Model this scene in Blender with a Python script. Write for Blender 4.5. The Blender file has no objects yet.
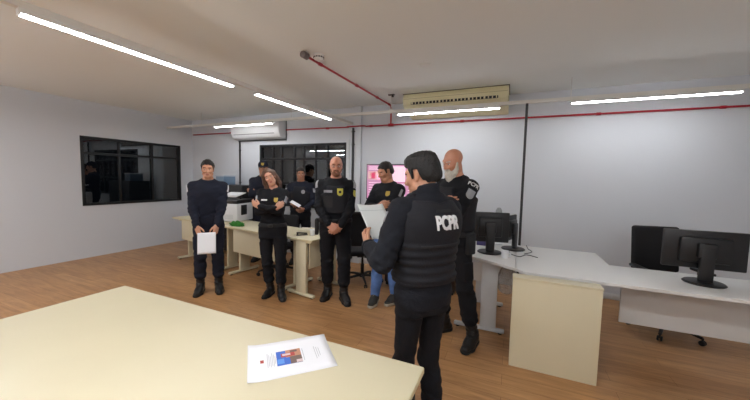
import bpy, bmesh, math, random
import numpy as np
from mathutils import Vector, Matrix
from mathutils.bvhtree import BVHTree

random.seed(4)
np.random.seed(4)
scene = bpy.context.scene
COL = scene.collection

# ------------------------------------------------------------------ camera
CAM_H = 1.56
M3 = [[0.9137267, 0.0482581, -0.4034534],      # columns: camera right, down, forward
      [0.4057697, -0.0562746, 0.9122413],
      [0.0213188, -0.9972484, -0.0710013]]
cd = bpy.data.cameras.new('camera')
cd.sensor_fit = 'HORIZONTAL'; cd.sensor_width = 36.0
cd.lens = 36.0 * 308.0 / 750.0
cd.clip_start = 0.05
cam = bpy.data.objects.new('camera', cd); COL.objects.link(cam)
cam.matrix_world = Matrix(((M3[0][0], -M3[0][1], -M3[0][2], 0.0),
                           (M3[1][0], -M3[1][1], -M3[1][2], 0.0),
                           (M3[2][0], -M3[2][1], -M3[2][2], CAM_H),
                           (0, 0, 0, 1)))
scene.camera = cam

# ------------------------------------------------------------------ world, exposure
w = bpy.data.worlds.new('world'); scene.world = w; w.use_nodes = True
w.node_tree.nodes['Background'].inputs[0].default_value = (0.02, 0.025, 0.035, 1)   # night outside
w.node_tree.nodes['Background'].inputs[1].default_value = 0.3
vs = scene.view_settings
vs.view_transform = 'Standard'; vs.look = 'None'; vs.gamma = 1.0; vs.use_curve_mapping = False
vs.exposure = 0.0
LED_WALL, LED_MID, LED_BACK = 39.0, 58.0, 100.0   # LED tubes by the back wall, lengthwise, and over and behind the camera
LED_COL = (0.97, 0.98, 1.0)


# ------------------------------------------------------------------ materials
def srgb(r, g, b):
    f = lambda c: (c / 255 / 12.92) if c / 255 <= 0.04045 else ((c / 255 + 0.055) / 1.055) ** 2.4
    return (f(r), f(g), f(b), 1.0)


def mat(name, col, rough=0.6, metal=0.0, bump=0.0, bscale=80.0, vary=0.0, vscale=12.0, spec=0.5, sheen=0.0, sss=0.0):
    m = bpy.data.materials.new(name); m.use_nodes = True
    nt = m.node_tree; N = nt.nodes; L = nt.links
    b = N['Principled BSDF']
    b.inputs['Base Color'].default_value = col
    b.inputs['Roughness'].default_value = rough
    b.inputs['Metallic'].default_value = metal
    b.inputs['Specular IOR Level'].default_value = spec
    if sheen: b.inputs['Sheen Weight'].default_value = sheen
    if sss:
        b.inputs['Subsurface Weight'].default_value = sss
        b.inputs['Subsurface Radius'].default_value = (0.01, 0.004, 0.002)
    tc = N.new('ShaderNodeTexCoord')
    if vary:
        n = N.new('ShaderNodeTexNoise'); n.inputs['Scale'].default_value = vscale; n.inputs['Detail'].default_value = 4
        L.new(tc.outputs['Object'], n.inputs['Vector'])
        r = N.new('ShaderNodeMapRange'); r.inputs['From Min'].default_value = 0.3; r.inputs['From Max'].default_value = 0.7
        r.inputs['To Min'].default_value = 1 - vary; r.inputs['To Max'].default_value = 1 + vary
        L.new(n.outputs['Fac'], r.inputs['Value'])
        mx = N.new('ShaderNodeVectorMath'); mx.operation = 'SCALE'
        mx.inputs[0].default_value = col[:3]
        L.new(r.outputs['Result'], mx.inputs['Scale'])
        L.new(mx.outputs['Vector'], b.inputs['Base Color'])
    if bump:
        n2 = N.new('ShaderNodeTexNoise'); n2.inputs['Scale'].default_value = bscale; n2.inputs['Detail'].default_value = 3
        L.new(tc.outputs['Object'], n2.inputs['Vector'])
        bp = N.new('ShaderNodeBump'); bp.inputs['Strength'].default_value = bump; bp.inputs['Distance'].default_value = 0.01
        L.new(n2.outputs['Fac'], bp.inputs['Height']); L.new(bp.outputs['Normal'], b.inputs['Normal'])
    return m


def emit(name, col, s):
    m = bpy.data.materials.new(name); m.use_nodes = True
    b = m.node_tree.nodes['Principled BSDF']
    b.inputs['Base Color'].default_value = (0.8, 0.8, 0.8, 1)
    b.inputs['Emission Color'].default_value = (*col[:3], 1)
    b.inputs['Emission Strength'].default_value = s
    return m


def floor_mat():
    m = bpy.data.materials.new('wood_planks'); m.use_nodes = True
    N = m.node_tree.nodes; L = m.node_tree.links; b = N['Principled BSDF']
    tc = N.new('ShaderNodeTexCoord')
    br = N.new('ShaderNodeTexBrick')
    br.inputs['Scale'].default_value = 1.0
    br.inputs['Brick Width'].default_value = 1.25; br.inputs['Row Height'].default_value = 0.145
    br.inputs['Mortar Size'].default_value = 0.0016; br.inputs['Mortar Smooth'].default_value = 0.3
    br.offset = 0.37; br.offset_frequency = 2
    br.inputs['Color1'].default_value = srgb(184, 142, 98); br.inputs['Color2'].default_value = srgb(172, 129, 86)
    br.inputs['Mortar'].default_value = srgb(128, 88, 54)
    L.new(tc.outputs['Object'], br.inputs['Vector'])
    mp = N.new('ShaderNodeMapping'); mp.inputs['Scale'].default_value = (1.1, 11.0, 1.0)
    L.new(tc.outputs['Object'], mp.inputs['Vector'])
    n = N.new('ShaderNodeTexNoise'); n.inputs['Scale'].default_value = 2.0; n.inputs['Detail'].default_value = 7
    n.inputs['Roughness'].default_value = 0.62; n.inputs['Distortion'].default_value = 0.8
    L.new(mp.outputs['Vector'], n.inputs['Vector'])
    cr = N.new('ShaderNodeValToRGB')
    cr.color_ramp.elements[0].position = 0.3; cr.color_ramp.elements[0].color = (0.62, 0.55, 0.50, 1)
    cr.color_ramp.elements[1].position = 0.68; cr.color_ramp.elements[1].color = (1.14, 1.12, 1.08, 1)
    L.new(n.outputs['Fac'], cr.inputs['Fac'])
    mx = N.new('ShaderNodeMixRGB'); mx.blend_type = 'MULTIPLY'; mx.inputs['Fac'].default_value = 0.85
    L.new(br.outputs['Color'], mx.inputs['Color1']); L.new(cr.outputs['Color'], mx.inputs['Color2'])
    L.new(mx.outputs['Color'], b.inputs['Base Color'])
    b.inputs['Roughness'].default_value = 0.34; b.inputs['Specular IOR Level'].default_value = 0.35
    bp = N.new('ShaderNodeBump'); bp.inputs['Strength'].default_value = 0.12; bp.inputs['Distance'].default_value = 0.003
    L.new(n.outputs['Fac'], bp.inputs['Height']); L.new(bp.outputs['Normal'], b.inputs['Normal'])
    return m


def glass_mat():
    m = bpy.data.materials.new('dark_tinted_glass'); m.use_nodes = True
    N = m.node_tree.nodes; L = m.node_tree.links
    N.remove(N['Principled BSDF']); out = N['Material Output']
    fr = N.new('ShaderNodeFresnel'); fr.inputs['IOR'].default_value = 1.9
    t = N.new('ShaderNodeBsdfTransparent'); t.inputs['Color'].default_value = (0.42, 0.45, 0.46, 1)
    g = N.new('ShaderNodeBsdfGlossy'); g.inputs['Roughness'].default_value = 0.015; g.inputs['Color'].default_value = (0.9, 0.92, 0.92, 1)
    mx = N.new('ShaderNodeMixShader')
    L.new(fr.outputs['Fac'], mx.inputs['Fac']); L.new(t.outputs['BSDF'], mx.inputs[1]); L.new(g.outputs['BSDF'], mx.inputs[2])
    L.new(mx.outputs['Shader'], out.inputs['Surface'])
    return m


def clear_mat(name, tint, alpha, rough=0.15):
    m = bpy.data.materials.new(name); m.use_nodes = True
    N = m.node_tree.nodes; L = m.node_tree.links
    b = N['Principled BSDF']; b.inputs['Base Color'].default_value = tint; b.inputs['Roughness'].default_value = rough
    b.inputs['Alpha'].default_value = alpha
    return m


WALL = mat('wall_paint', srgb(212, 216, 222), 0.75, bump=0.03, bscale=140)
CEIL = mat('ceiling_paint', srgb(240, 244, 242), 0.85, bump=0.03, bscale=90)
FLOOR = floor_mat()
TRIM = mat('white_trim', srgb(214, 216, 218), 0.5)
GLASS = glass_mat()
ALU = mat('dark_aluminium', srgb(44, 46, 48), 0.4, 0.6)
ALU_W = mat('white_aluminium', srgb(205, 208, 210), 0.45)
NIGHT = mat('unlit_room_dark', srgb(44, 46, 48), 0.8)  # darkness of the unlit back room, put into its wall and floor colour
RED = mat('red_pipe_paint', srgb(172, 28, 44), 0.4)
RAIL = mat('rail_galvanised', srgb(226, 224, 218), 0.45)
HOUSING = mat('luminaire_white', srgb(225, 225, 222), 0.4)
TUBE = [emit('led_diffuser_' + n, LED_COL, v) for n, v in (('wall', LED_WALL), ('mid', LED_MID), ('back', LED_BACK))]
AC_CREAM = mat('aged_cream_plastic', srgb(228, 220, 180), 0.45, vary=0.04, vscale=4)
AC_WHITE = mat('white_plastic', srgb(222, 223, 225), 0.35)
BLACKP = mat('black_plastic', srgb(22, 22, 24), 0.42)
DARKC = mat('dark_conduit', srgb(48, 48, 50), 0.5)
BEIGE = mat('beige_laminate', srgb(214, 205, 175), 0.42, vary=0.015, vscale=3)
BEIGE_E = mat('beige_edge_band', srgb(205, 193, 155), 0.45)
BEIGE_M = mat('beige_metal', srgb(214, 206, 176), 0.4)
WHITED = mat('white_laminate', srgb(218, 218, 216), 0.4)
WHITEM = mat('white_metal', srgb(208, 210, 212), 0.4)
DKWOOD = mat('dark_brown_wood', srgb(46, 32, 27), 0.5, vary=0.15, vscale=6)
FABRIC_CH = mat('black_chair_fabric', srgb(24, 24, 27), 0.9, bump=0.3, bscale=300)
UNI = mat('black_uniform_cloth', srgb(21, 22, 27), 0.85, bump=0.35, bscale=160, vary=0.12, vscale=9, spec=0.25)
UNI_N = mat('navy_uniform_cloth', srgb(27, 30, 43), 0.85, bump=0.35, bscale=160, vary=0.12, vscale=9, spec=0.25)
JKT = mat('charcoal_navy_jacket_cloth', srgb(25, 27, 34), 0.85, bump=0.35, bscale=140, vary=0.10, vscale=9, spec=0.25)
VEST = mat('black_vest_nylon', srgb(27, 28, 34), 0.75, bump=0.3, bscale=200, spec=0.3)
WEB = mat('black_webbing', srgb(20, 21, 25), 0.7, bump=0.2, bscale=300)
DENIM = mat('blue_denim', srgb(84, 116, 172), 0.85, bump=0.3, bscale=250, vary=0.25, vscale=7)
LEATHER = mat('black_boot_leather', srgb(20, 20, 22), 0.38, bump=0.15, bscale=60)
RUBBER = mat('black_rubber_sole', srgb(16, 16, 17), 0.7)
SNEAK = mat('dark_grey_sneaker_mesh', srgb(48, 46, 44), 0.8, bump=0.3, bscale=200)
SOLEW = mat('pale_sole_rubber', srgb(176, 168, 150), 0.6)
SKIN = [mat('skin_light', srgb(206, 154, 128), 0.5, sss=0.12), mat('skin_medium', srgb(190, 138, 110), 0.5, sss=0.12),
        mat('skin_tan', srgb(168, 118, 92), 0.5, sss=0.12), mat('skin_ruddy', srgb(200, 142, 116), 0.5, sss=0.12)]
LIPS = [mat('lips_rose', srgb(184, 112, 102), 0.4), mat('lips_brown', srgb(164, 106, 90), 0.45)]
HAIR_K = mat('black_hair', srgb(13, 12, 13), 0.6, bump=0.6, bscale=120)
HAIR_D = mat('dark_brown_hair', srgb(30, 22, 18), 0.6, bump=0.6, bscale=120)
HAIR_B = mat('brown_hair', srgb(82, 54, 36), 0.42, bump=0.6, bscale=120, vary=0.25, vscale=30)
HAIR_R = mat('ginger_brown_hair', srgb(126, 84, 60), 0.6, bump=0.6, bscale=150)
HAIR_W = mat('white_beard_hair', srgb(205, 200, 188), 0.7, bump=0.7, bscale=110, vary=0.12, vscale=40)
EYEW = mat('eye_white', srgb(215, 210, 205), 0.2)
IRIS = mat('dark_iris', srgb(38, 26, 20), 0.2)
PRINTW = mat('white_print', srgb(226, 228, 230), 0.6)
PRINTG = mat('grey_print', srgb(150, 152, 158), 0.7)
GOLD = mat('gold_badge', srgb(176, 150, 62), 0.4, 0.3)
YEL = mat('yellow_badge_cloth', srgb(196, 186, 76), 0.6)
BADGE_K = mat('black_badge_print', srgb(24, 24, 28), 0.6)
PAPER = mat('white_paper', srgb(236, 238, 242), 0.6)
PAPER2 = mat('pale_folder_card', srgb(222, 228, 228), 0.55)
INK = mat('grey_ink', srgb(192, 194, 200), 0.7)


# ------------------------------------------------------------------ object helpers
def link(o, parent=None):
    COL.objects.link(o)
    if parent is not None: o.parent = parent
    return o


def tag(o, label, cat=None, group=None):
    o['label'] = label
    if cat: o['category'] = cat
    if group: o['group'] = group
    return o


def thing(name, label, cat, loc=(0, 0, 0), rz=0.0, group=None):
    o = bpy.data.objects.new(name, None); o.empty_display_size = 0.1
    link(o); o.location = loc; o.rotation_euler = (0, 0, rz)
    return tag(o, label, cat, group)


class MB:
    """collects shapes into one bmesh"""
    def __init__(s): s.bm = bmesh.new()

    def box(s, c, size, bevel=0.0, rot=None, seg=2):
        t = bmesh.new(); bmesh.ops.create_cube(t, size=1.0)
        bmesh.ops.scale(t, vec=size, verts=t.verts)
        if bevel: bmesh.ops.bevel(t, geom=t.edges[:], offset=bevel, segments=seg, profile=0.5, affect='EDGES')
        if rot is not None: bmesh.ops.transform(t, matrix=rot.to_4x4() if hasattr(rot, 'to_4x4') else rot, verts=t.verts)
        bmesh.ops.translate(t, vec=c, verts=t.verts)
        s._join(t); return s

    def span(s, a, b, bevel=0.0):
        return s.box([(a[i] + b[i]) / 2 for i in range(3)], [abs(b[i] - a[i]) for i in range(3)], bevel)

    def tube(s, pts, r, n=10, caps=True):
        pts = [Vector(p) for p in pts]
        rs = r if isinstance(r, (list, tuple)) else [r] * len(pts)
        t = bmesh.new(); rings = []
        prev = None
        for i, p in enumerate(pts):
            d = (pts[min(i + 1, len(pts) - 1)] - pts[max(i - 1, 0)]).normalized()
            if prev is None:
                u = d.orthogonal().normalized()
            else:
                u = (prev - d * prev.dot(d)).normalized()
            prev = u; v = d.cross(u)
            rings.append([t.verts.new(p + (u * math.cos(2 * math.pi * k / n) + v * math.sin(2 * math.pi * k / n)) * rs[i]) for k in range(n)])
        for a, b in zip(rings, rings[1:]):
            for k in range(n): t.faces.new((a[k], a[(k + 1) % n], b[(k + 1) % n], b[k]))
        if caps:
            t.faces.new(rings[0][::-1]); t.faces.new(rings[-1])
        s._join(t); return s

    def lathe(s, prof, c=(0, 0, 0), n=20, rot=None):
        t = bmesh.new(); rings = []
        for r, z in prof:
            rings.append([t.verts.new((r * math.cos(2 * math.pi * k / n), r * math.sin(2 * math.pi * k / n), z)) for k in range(n)])
        for a, b in zip(rings, rings[1:]):
            for k in range(n): t.faces.new((a[k], a[(k + 1) % n], b[(k + 1) % n], b[k]))
        t.faces.new(rings[0][::-1]); t.faces.new(rings[-1])
        if rot is not None: bmesh.ops.transform(t, matrix=rot.to_4x4(), verts=t.verts)
        bmesh.ops.translate(t, vec=c, verts=t.verts)
        s._join(t); return s

    def prism(s, poly, z0, z1, bevel=0.0):
        t = bmesh.new()
        lo = [t.verts.new((x, y, z0)) for x, y in poly]; hi = [t.verts.new((x, y, z1)) for x, y in poly]
        n = len(poly)
        t.faces.new(lo[::-1]); t.faces.new(hi)
        for k in range(n): t.faces.new((lo[k], lo[(k + 1) % n], hi[(k + 1) % n], hi[k]))
        bmesh.ops.recalc_face_normals(t, faces=t.faces)
        if bevel: bmesh.ops.bevel(t, geom=t.edges[:], offset=bevel, segments=2, profile=0.5, affect='EDGES')
        s._join(t); return s

    def xprism(s, prof, x0, x1, bevel=0.0):
        """profile in (y, z), extruded along x"""
        t = bmesh.new()
        lo = [t.verts.new((x0, y, z)) for y, z in prof]; hi = [t.verts.new((x1, y, z)) for y, z in prof]
        n = len(prof)
        t.faces.new(lo[::-1]); t.faces.new(hi)
        for k in range(n): t.faces.new((lo[k], lo[(k + 1) % n], hi[(k + 1) % n], hi[k]))
        bmesh.ops.recalc_face_normals(t, faces=t.faces)
        if bevel: bmesh.ops.bevel(t, geom=t.edges[:], offset=bevel, segments=2, profile=0.5, affect='EDGES')
        s._join(t); return s

    def _join(s, t):
        me = bpy.data.meshes.new('tmp'); t.to_mesh(me); t.free()
        s.bm.from_mesh(me); bpy.data.meshes.remove(me)

    def build(s, name, m, parent=None, smooth=True, loc=None, rz=0.0):
        me = bpy.data.meshes.new(name); bmesh.ops.recalc_face_normals(s.bm, faces=s.bm.faces)
        s.bm.to_mesh(me); s.bm.free()
        me.materials.append(m)
        if smooth:
            me.shade_smooth()
            try: me.set_sharp_from_angle(angle=math.radians(35))
            except Exception: pass
        o = link(bpy.data.objects.new(name, me), parent)
        if loc is not None: o.location = loc
        if rz: o.rotation_euler = (0, 0, rz)
        return o


def raw(name, verts, faces, m, parent=None, smooth=False):
    me = bpy.data.meshes.new(name); me.from_pydata([tuple(v) for v in verts], [], faces); me.update()
    me.materials.append(m)
    if smooth: me.shade_smooth()
    return link(bpy.data.objects.new(name, me), parent)


def struct(o):
    o['kind'] = 'structure'; return o


def copy_tree(o, parent=None):
    c = o.copy(); COL.objects.link(c); c.parent = parent
    for ch in list(o.children): copy_tree(ch, c)
    return c

# ================================================================== SETTING
XL, XR, YF, YB, ZC = -7.0, 3.2, -2.6, 5.0, 2.82
struct(MB().span((XL, YF, -0.1), (XR, YB, 0)).build('floor', FLOOR, smooth=False))
struct(MB().span((XL, YF, ZC), (XR, YB + 2.0, ZC + 0.1)).build('ceiling', CEIL, smooth=False))
WX0, WX1, WZ0, WZ1 = -4.886, -2.80, 0.95, 2.20
b = MB()
b.span((XL, YB, 0), (WX0, YB + 0.12, ZC)); b.span((WX1, YB, 0), (XR, YB + 0.12, ZC))
b.span((WX0, YB, 0), (WX1, YB + 0.12, WZ0)); b.span((WX0, YB, WZ1), (WX1, YB + 0.12, ZC))
struct(b.build('wall_back', WALL, smooth=False))
LW = (2.9, 4.7)
b = MB()
b.span((XL - 0.12, YF, 0), (XL, LW[0], ZC)); b.span((XL - 0.12, LW[1], 0), (XL, YB + 0.12, ZC))
b.span((XL - 0.12, LW[0], 0), (XL, LW[1], WZ0)); b.span((XL - 0.12, LW[0], WZ1), (XL, LW[1], ZC))
struct(b.build('wall_left', WALL, smooth=False))
struct(MB().span((XR, YF, 0), (XR + 0.12, YB + 0.12, ZC)).build('wall_right', WALL, smooth=False))
struct(MB().span((XL, YF - 0.12, 0), (XR, YF, ZC)).build('wall_front', WALL, smooth=False))
# pilaster between the glazed partition and the screen wall
struct(MB().span((-2.655, YB - 0.055, 0), (-2.49, YB, ZC)).build('trim_1', WALL, smooth=False))
b = MB()
for x0, x1 in ((XL, -2.655), (-2.49, XR)): b.span((x0, YB - 0.014, 0), (x1, YB, 0.08), 0.003)
struct(b.build('baseboard_back', TRIM))
# dim room behind the partition
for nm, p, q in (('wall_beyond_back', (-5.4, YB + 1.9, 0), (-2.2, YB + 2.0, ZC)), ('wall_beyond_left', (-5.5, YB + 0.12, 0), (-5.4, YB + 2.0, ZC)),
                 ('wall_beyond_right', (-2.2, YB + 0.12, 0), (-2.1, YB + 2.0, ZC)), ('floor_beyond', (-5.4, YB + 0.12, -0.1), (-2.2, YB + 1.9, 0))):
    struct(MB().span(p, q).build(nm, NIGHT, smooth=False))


def glazed(name, axis, a0, a1, z0, z1, face, mull, rail_z, side):
    """glazed partition: frame, mullions and one mesh for its panes; face = coordinate of the wall's room side"""
    def sp(mb, u0, u1, v0, v1, d0, d1, bev=0.003):
        if axis == 'x': mb.span((u0, face + side * d0, v0), (u1, face + side * d1, v1), bev)
        else: mb.span((face + side * d0, u0, v0), (face + side * d1, u1, v1), bev)
    root = MB()
    fw = 0.045
    sp(root, a0, a0 + fw, z0, z1, -0.015, 0.07); sp(root, a1 - fw, a1, z0, z1, -0.015, 0.07)
    sp(root, a0, a1, z0, z0 + fw, -0.015, 0.07); sp(root, a0, a1, z1 - fw, z1, -0.015, 0.07)
    r = struct(root.build(name, ALU))
    mm = MB()
    for m in mull: sp(mm, m - 0.016, m + 0.016, z0 + fw, z1 - fw, 0.0, 0.055)
    for z in rail_z: sp(mm, a0 + fw, a1 - fw, z - 0.022, z + 0.022, -0.004, 0.058)
    mm.build('mullion', ALU, r)
    g = MB(); sp(g, a0 + fw, a1 - fw, z0 + fw, z1 - fw, 0.024, 0.032, 0)
    g.build('pane', GLASS, r, smooth=False)
    return r


glazed('window_1', 'x', WX0, WX1, WZ0, WZ1, YB, (-4.55, -4.32, -4.0, -3.77, -3.49, -3.22), (1.905, 1.42), 1)
fr = MB()
fr.span((WX1, YB - 0.02, WZ0 - 0.05), (WX1 + 0.07, YB, WZ1 + 0.05), 0.004)
struct(fr.build('trim_2', ALU_W))
glazed('window_2', 'y', LW[0], LW[1], WZ0, WZ1, XL, (3.5, 4.1), (1.9,), -1)

# lockers and boxes seen dimly behind the glass
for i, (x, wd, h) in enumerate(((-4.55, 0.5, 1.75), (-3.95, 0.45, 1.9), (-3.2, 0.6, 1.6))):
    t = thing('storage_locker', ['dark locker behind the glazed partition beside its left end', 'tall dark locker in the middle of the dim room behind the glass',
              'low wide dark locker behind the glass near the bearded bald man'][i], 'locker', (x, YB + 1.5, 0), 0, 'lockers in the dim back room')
    MB().box((0, 0, h / 2), (wd, 0.4, h), 0.008).build('carcass', mat('locker_unlit_dark', srgb(30, 32, 34), 0.5) if i == 0 else bpy.data.materials['locker_unlit_dark'], t)  # locker colour darkened as well, standing in for the unlit room
    MB().box((0, -0.207, h / 2), (wd - 0.03, 0.014, h - 0.04), 0.003).build('door', bpy.data.materials['locker_unlit_dark'], t)
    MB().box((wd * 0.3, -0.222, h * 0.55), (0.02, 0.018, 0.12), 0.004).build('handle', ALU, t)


# ------------------------------------------------------------------ lighting rails and LED luminaires
def rail(name, label, a, b_):
    mb = MB()
    a = Vector(a); b_ = Vector(b_); ax = 0 if abs(b_.x - a.x) > abs(b_.y - a.y) else 1
    lo = [min(a[i], b_[i]) for i in range(3)]; hi = [max(a[i], b_[i]) for i in range(3)]
    o = 1 - ax
    for s in (-1, 1):                                      # two side walls and a web: a U channel
        l = list(lo); h = list(hi); l[o] += s * 0.019 - 0.0015; h[o] += s * 0.019 + 0.0015; h[2] += 0.04
        mb.span(l, h)
    l = list(lo); h = list(hi); l[o] -= 0.0175; h[o] += 0.0175; l[2] += 0.037; h[2] += 0.04
    mb.span(l, h)
    l = list(lo); h = list(hi); l[o] -= 0.0175; h[o] += 0.0175; h[2] += 0.003
    mb.span(l, h)
    return tag(mb.build(name, RAIL, smooth=False), label, 'rail')


ZL = 2.545                                                  # underside of the crosswise rails
ZD = 2.50
rail('lighting_rail', 'white galvanised rail crossing the whole room in front of the cream air conditioner', (XL + 0.02, 4.42, ZL), (XR - 0.02, 4.42, ZL))
rail('lighting_rail', 'white galvanised rail running from the camera to the back wall, under the crosswise rail', (-2.66, -2.2, ZD), (-2.66, YB - 0.06, ZD))


def luminaire(label, x, y, z, L, along, tube=0, group='LED tube lights on the rails'):
    t = thing('led_luminaire', label, 'ceiling light', (x, y, z), 0 if along == 'x' else math.pi / 2, group)
    b = MB(); b.span((-L / 2, -0.026, -0.018), (L / 2, 0.026, 0), 0.004)
    for q in (-1, 1): b.span((-L / 2, q * 0.0235 - 0.0025, -0.033), (L / 2, q * 0.0235 + 0.0025, -0.012), 0.001)
    b.build('housing', HOUSING, t)
    d = MB(); d.span((-L / 2 + 0.008, -0.0205, -0.042), (L / 2 - 0.008, 0.0205, -0.018), 0.004)
    d.build('diffuser', TUBE[tube], t)
    for s in (-1, 1): MB().span((s * L / 2 - 0.004, -0.024, -0.042), (s * L / 2 + 0.004, 0.024, 0), 0.003).build('end_cap', HOUSING, t)
    return t


luminaire('lit LED tube on the crosswise rail below the cream air conditioner', -0.90, 4.42, ZL, 1.42, 'x')
luminaire('lit LED tube on the crosswise rail below the white split air conditioner', -4.76, 4.42, ZL, 1.48, 'x')
luminaire('lit LED tube on the crosswise rail near the right wall', 1.35, 4.42, ZL, 1.48, 'x')
luminaire('long lit LED tube on the lengthwise rail, nearest the back wall', -2.66, 3.43, ZD, 1.55, 'y', 1)
luminaire('lit LED tube on the lengthwise rail, cut by the left edge of the photo', -2.66, 1.60, ZD, 1.50, 'y', 1)
for y in (0.45, -1.4):
    rail('lighting_rail', 'crosswise rail over the camera' if y > 0 else 'crosswise rail behind the camera', (XL + 0.02, y, ZL), (XR - 0.02, y, ZL))
    for x in (-6.2, -4.3, -0.95, 1.35):
        luminaire('LED tube on a rail %s %s' % ('above' if y > 0 else 'behind', {-6.2: 'the left wall', -4.3: 'the left desks', -0.95: 'the front desk', 1.35: 'the right desks'}[x]), x, y, ZL, 1.48, 'x', 2)

t = thing('rail_hanger', 'thin rod with a ceiling bracket holding the crosswise rail', 'hanger', (-1.72, 4.42, ZC))
b = MB(); b.tube([(0, 0, -0.01), (0, 0, -0.225)], 0.004, 8); b.build('rod', RAIL, t)
b = MB(); b.box((0, 0, -0.006), (0.10, 0.04, 0.012), 0.003); b.box((0.02, 0, -0.025), (0.03, 0.03, 0.03), 0.004); b.build('bracket', DARKC, t)
b = MB(); b.box((0, 0, -0.232), (0.05, 0.05, 0.03), 0.004); b.build('clip', HOUSING, t)
for x in (-5.9, -3.6, 0.6, 2.4):
    t = thing('rail_hanger', 'thin rod holding the crosswise rail at x' if False else
              {-5.9: 'thin rod holding the crosswise rail near the left wall', -3.6: 'thin rod holding the crosswise rail right of the white air conditioner',
               0.6: 'thin rod holding the crosswise rail right of the cream air conditioner', 2.4: 'thin rod holding the crosswise rail near the right wall'}[x], 'hanger', (x, 4.42, ZC))
    b = MB(); b.tube([(0, 0, 0), (0, 0, -0.235)], 0.004, 8); b.build('rod', RAIL, t)

# ------------------------------------------------------------------ red conduit
t = thing('red_conduit', 'thin red conduit along the ceiling from the smoke detector to the wall', 'conduit', (-1.985, 2.70, ZC - 0.03), -0.024)
b = MB(); b.tube([(0.0, 0, 0), (0.0, 2.20, 0), (0.0, 2.245, -0.01), (0.0, 2.262, -0.04), (0, 2.262, -0.305)], 0.0125, 12); b.build('pipe', RED, t)
for y in (0.22, 1.05, 1.7, 2.17): MB().lathe([(0.014, -0.025), (0.019, -0.025), (0.019, 0.025), (0.014, 0.025)], (0, y, 0), 14, Matrix.Rotation(math.pi / 2, 3, 'X')).build('coupling', RED, t)
b = MB(); b.lathe([(0.028, -0.04), (0.034, -0.036), (0.034, 0.036), (0.028, 0.04)], (0, -0.05, 0), 18, Matrix.Rotation(math.pi / 2, 3, 'X'))
b.build('junction_box', mat('grey_cast_metal', srgb(120, 108, 104), 0.5, 0.4), t)
t = thing('red_conduit', 'thin red conduit running level along the top of the back wall', 'conduit', (0, YB - 0.035, 2.468))
b = MB(); b.tube([(XR - 0.02, 0, 0), (0.1, 0, 0), (-2.4, 0, 0.0), (-2.40, -0.055, 0.0), (-2.75, -0.055, 0), (-2.75, 0, 0), (-4.0, 0, 0.012), (-4.17, 0, 0.012)], 0.0125, 12); b.build('pipe', RED, t)
for x in (2.2, 1.0, -0.75, -2.3, -3.2): MB().lathe([(0.014, -0.025), (0.019, -0.025), (0.019, 0.025), (0.014, 0.025)], (x, 0, 0), 14, Matrix.Rotation(math.pi / 2, 3, 'Y')).build('coupling', RED, t)
MB().lathe([(0.018, -0.045), (0.024, -0.045), (0.024, 0.045), (0.018, 0.045)], (-1.93, 0, 0), 14, Matrix.Rotation(math.pi / 2, 3, 'Y')).build('tee', RED, t)
t = thing('red_conduit', 'short red conduit ending left of the white air conditioner', 'conduit', (0, YB - 0.035, 2.48))
b = MB(); b.tube([(-6.9, 0, 0), (-5.62, 0, 0)], 0.0125, 12); b.build('pipe', RED, t)
MB().lathe([(0.014, -0.025), (0.022, -0.025), (0.022, 0.025), (0.014, 0.025)], (-5.66, 0, 0), 14, Matrix.Rotation(math.pi / 2, 3, 'Y')).build('coupling', RED, t)

t = thing('smoke_detector', 'white round smoke detector on the ceiling by the red conduit end', 'smoke detector', (-1.90, 2.77, ZC))
MB().lathe([(0.0, -0.012), (0.062, -0.012), (0.062, 0), (0, 0)], n=28).build('base', HOUSING, t)
MB().lathe([(0.0, -0.05), (0.030, -0.05), (0.046, -0.042), (0.054, -0.024), (0.054, -0.012), (0, -0.012)], n=28).build('dome', HOUSING, t)
b = MB()
for k in range(14):
    a = 2 * math.pi * k / 14
    b.box((0.0535 * math.cos(a), 0.0535 * math.sin(a), -0.025), (0.004, 0.014, 0.012), 0, Matrix.Rotation(a, 3, 'Z'))
b.build('sensor_slot', BLACKP, t)
tag(MB().lathe([(0.0, -0.012), (0.055, -0.012), (0.062, -0.008), (0.064, 0), (0, 0)], (-0.935, 3.41, ZC), 28).build('blank_cover', CEIL), 'small round cover plate on the bare ceiling in front of the air conditioner', 'cover plate')

# ------------------------------------------------------------------ air conditioners
t = thing('air_conditioner', 'wide cream ceiling air conditioner with a dark slotted outlet', 'air conditioner', (-0.82, 4.45, 0))
b = MB(); b.xprism([(0.03, ZC), (0.0, 2.765), (-0.005, 2.735), (0.0, 2.655), (0.02, 2.63), (0.09, 2.60), (0.50, 2.525), (0.545, 2.54), (0.545, ZC)], -0.725, 0.725, 0.008)
b.build('casing', AC_CREAM, t)
b = MB(); b.box((0, -0.004, 2.668), (1.20, 0.012, 0.034), 0.002); b.build('outlet', BLACKP, t)
b = MB()
for k in range(24): b.box((-0.58 + k * 0.0504, -0.0105, 2.668), (0.013 if k % 4 else 0.024, 0.006, 0.03), 0.001)
b.build('outlet_fin', AC_CREAM, t)
b = MB(); b.box((0, -0.006, 2.737), (1.43, 0.006, 0.004)); b.box((0.0, 0.13, 2.588), (1.43, 0.006, 0.006)); b.build('panel_seam', mat('cream_seam', srgb(168, 158, 112), 0.6), t)
b = MB(); b.box((0, 0.28, ZC - 0.004), (1.47, 0.53, 0.008)); b.build('ceiling_shadow_strip', mat('shadow_grey', srgb(96, 92, 84), 0.7), t)  # thin dark sheet imitating the shadow line between casing and ceiling

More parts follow.
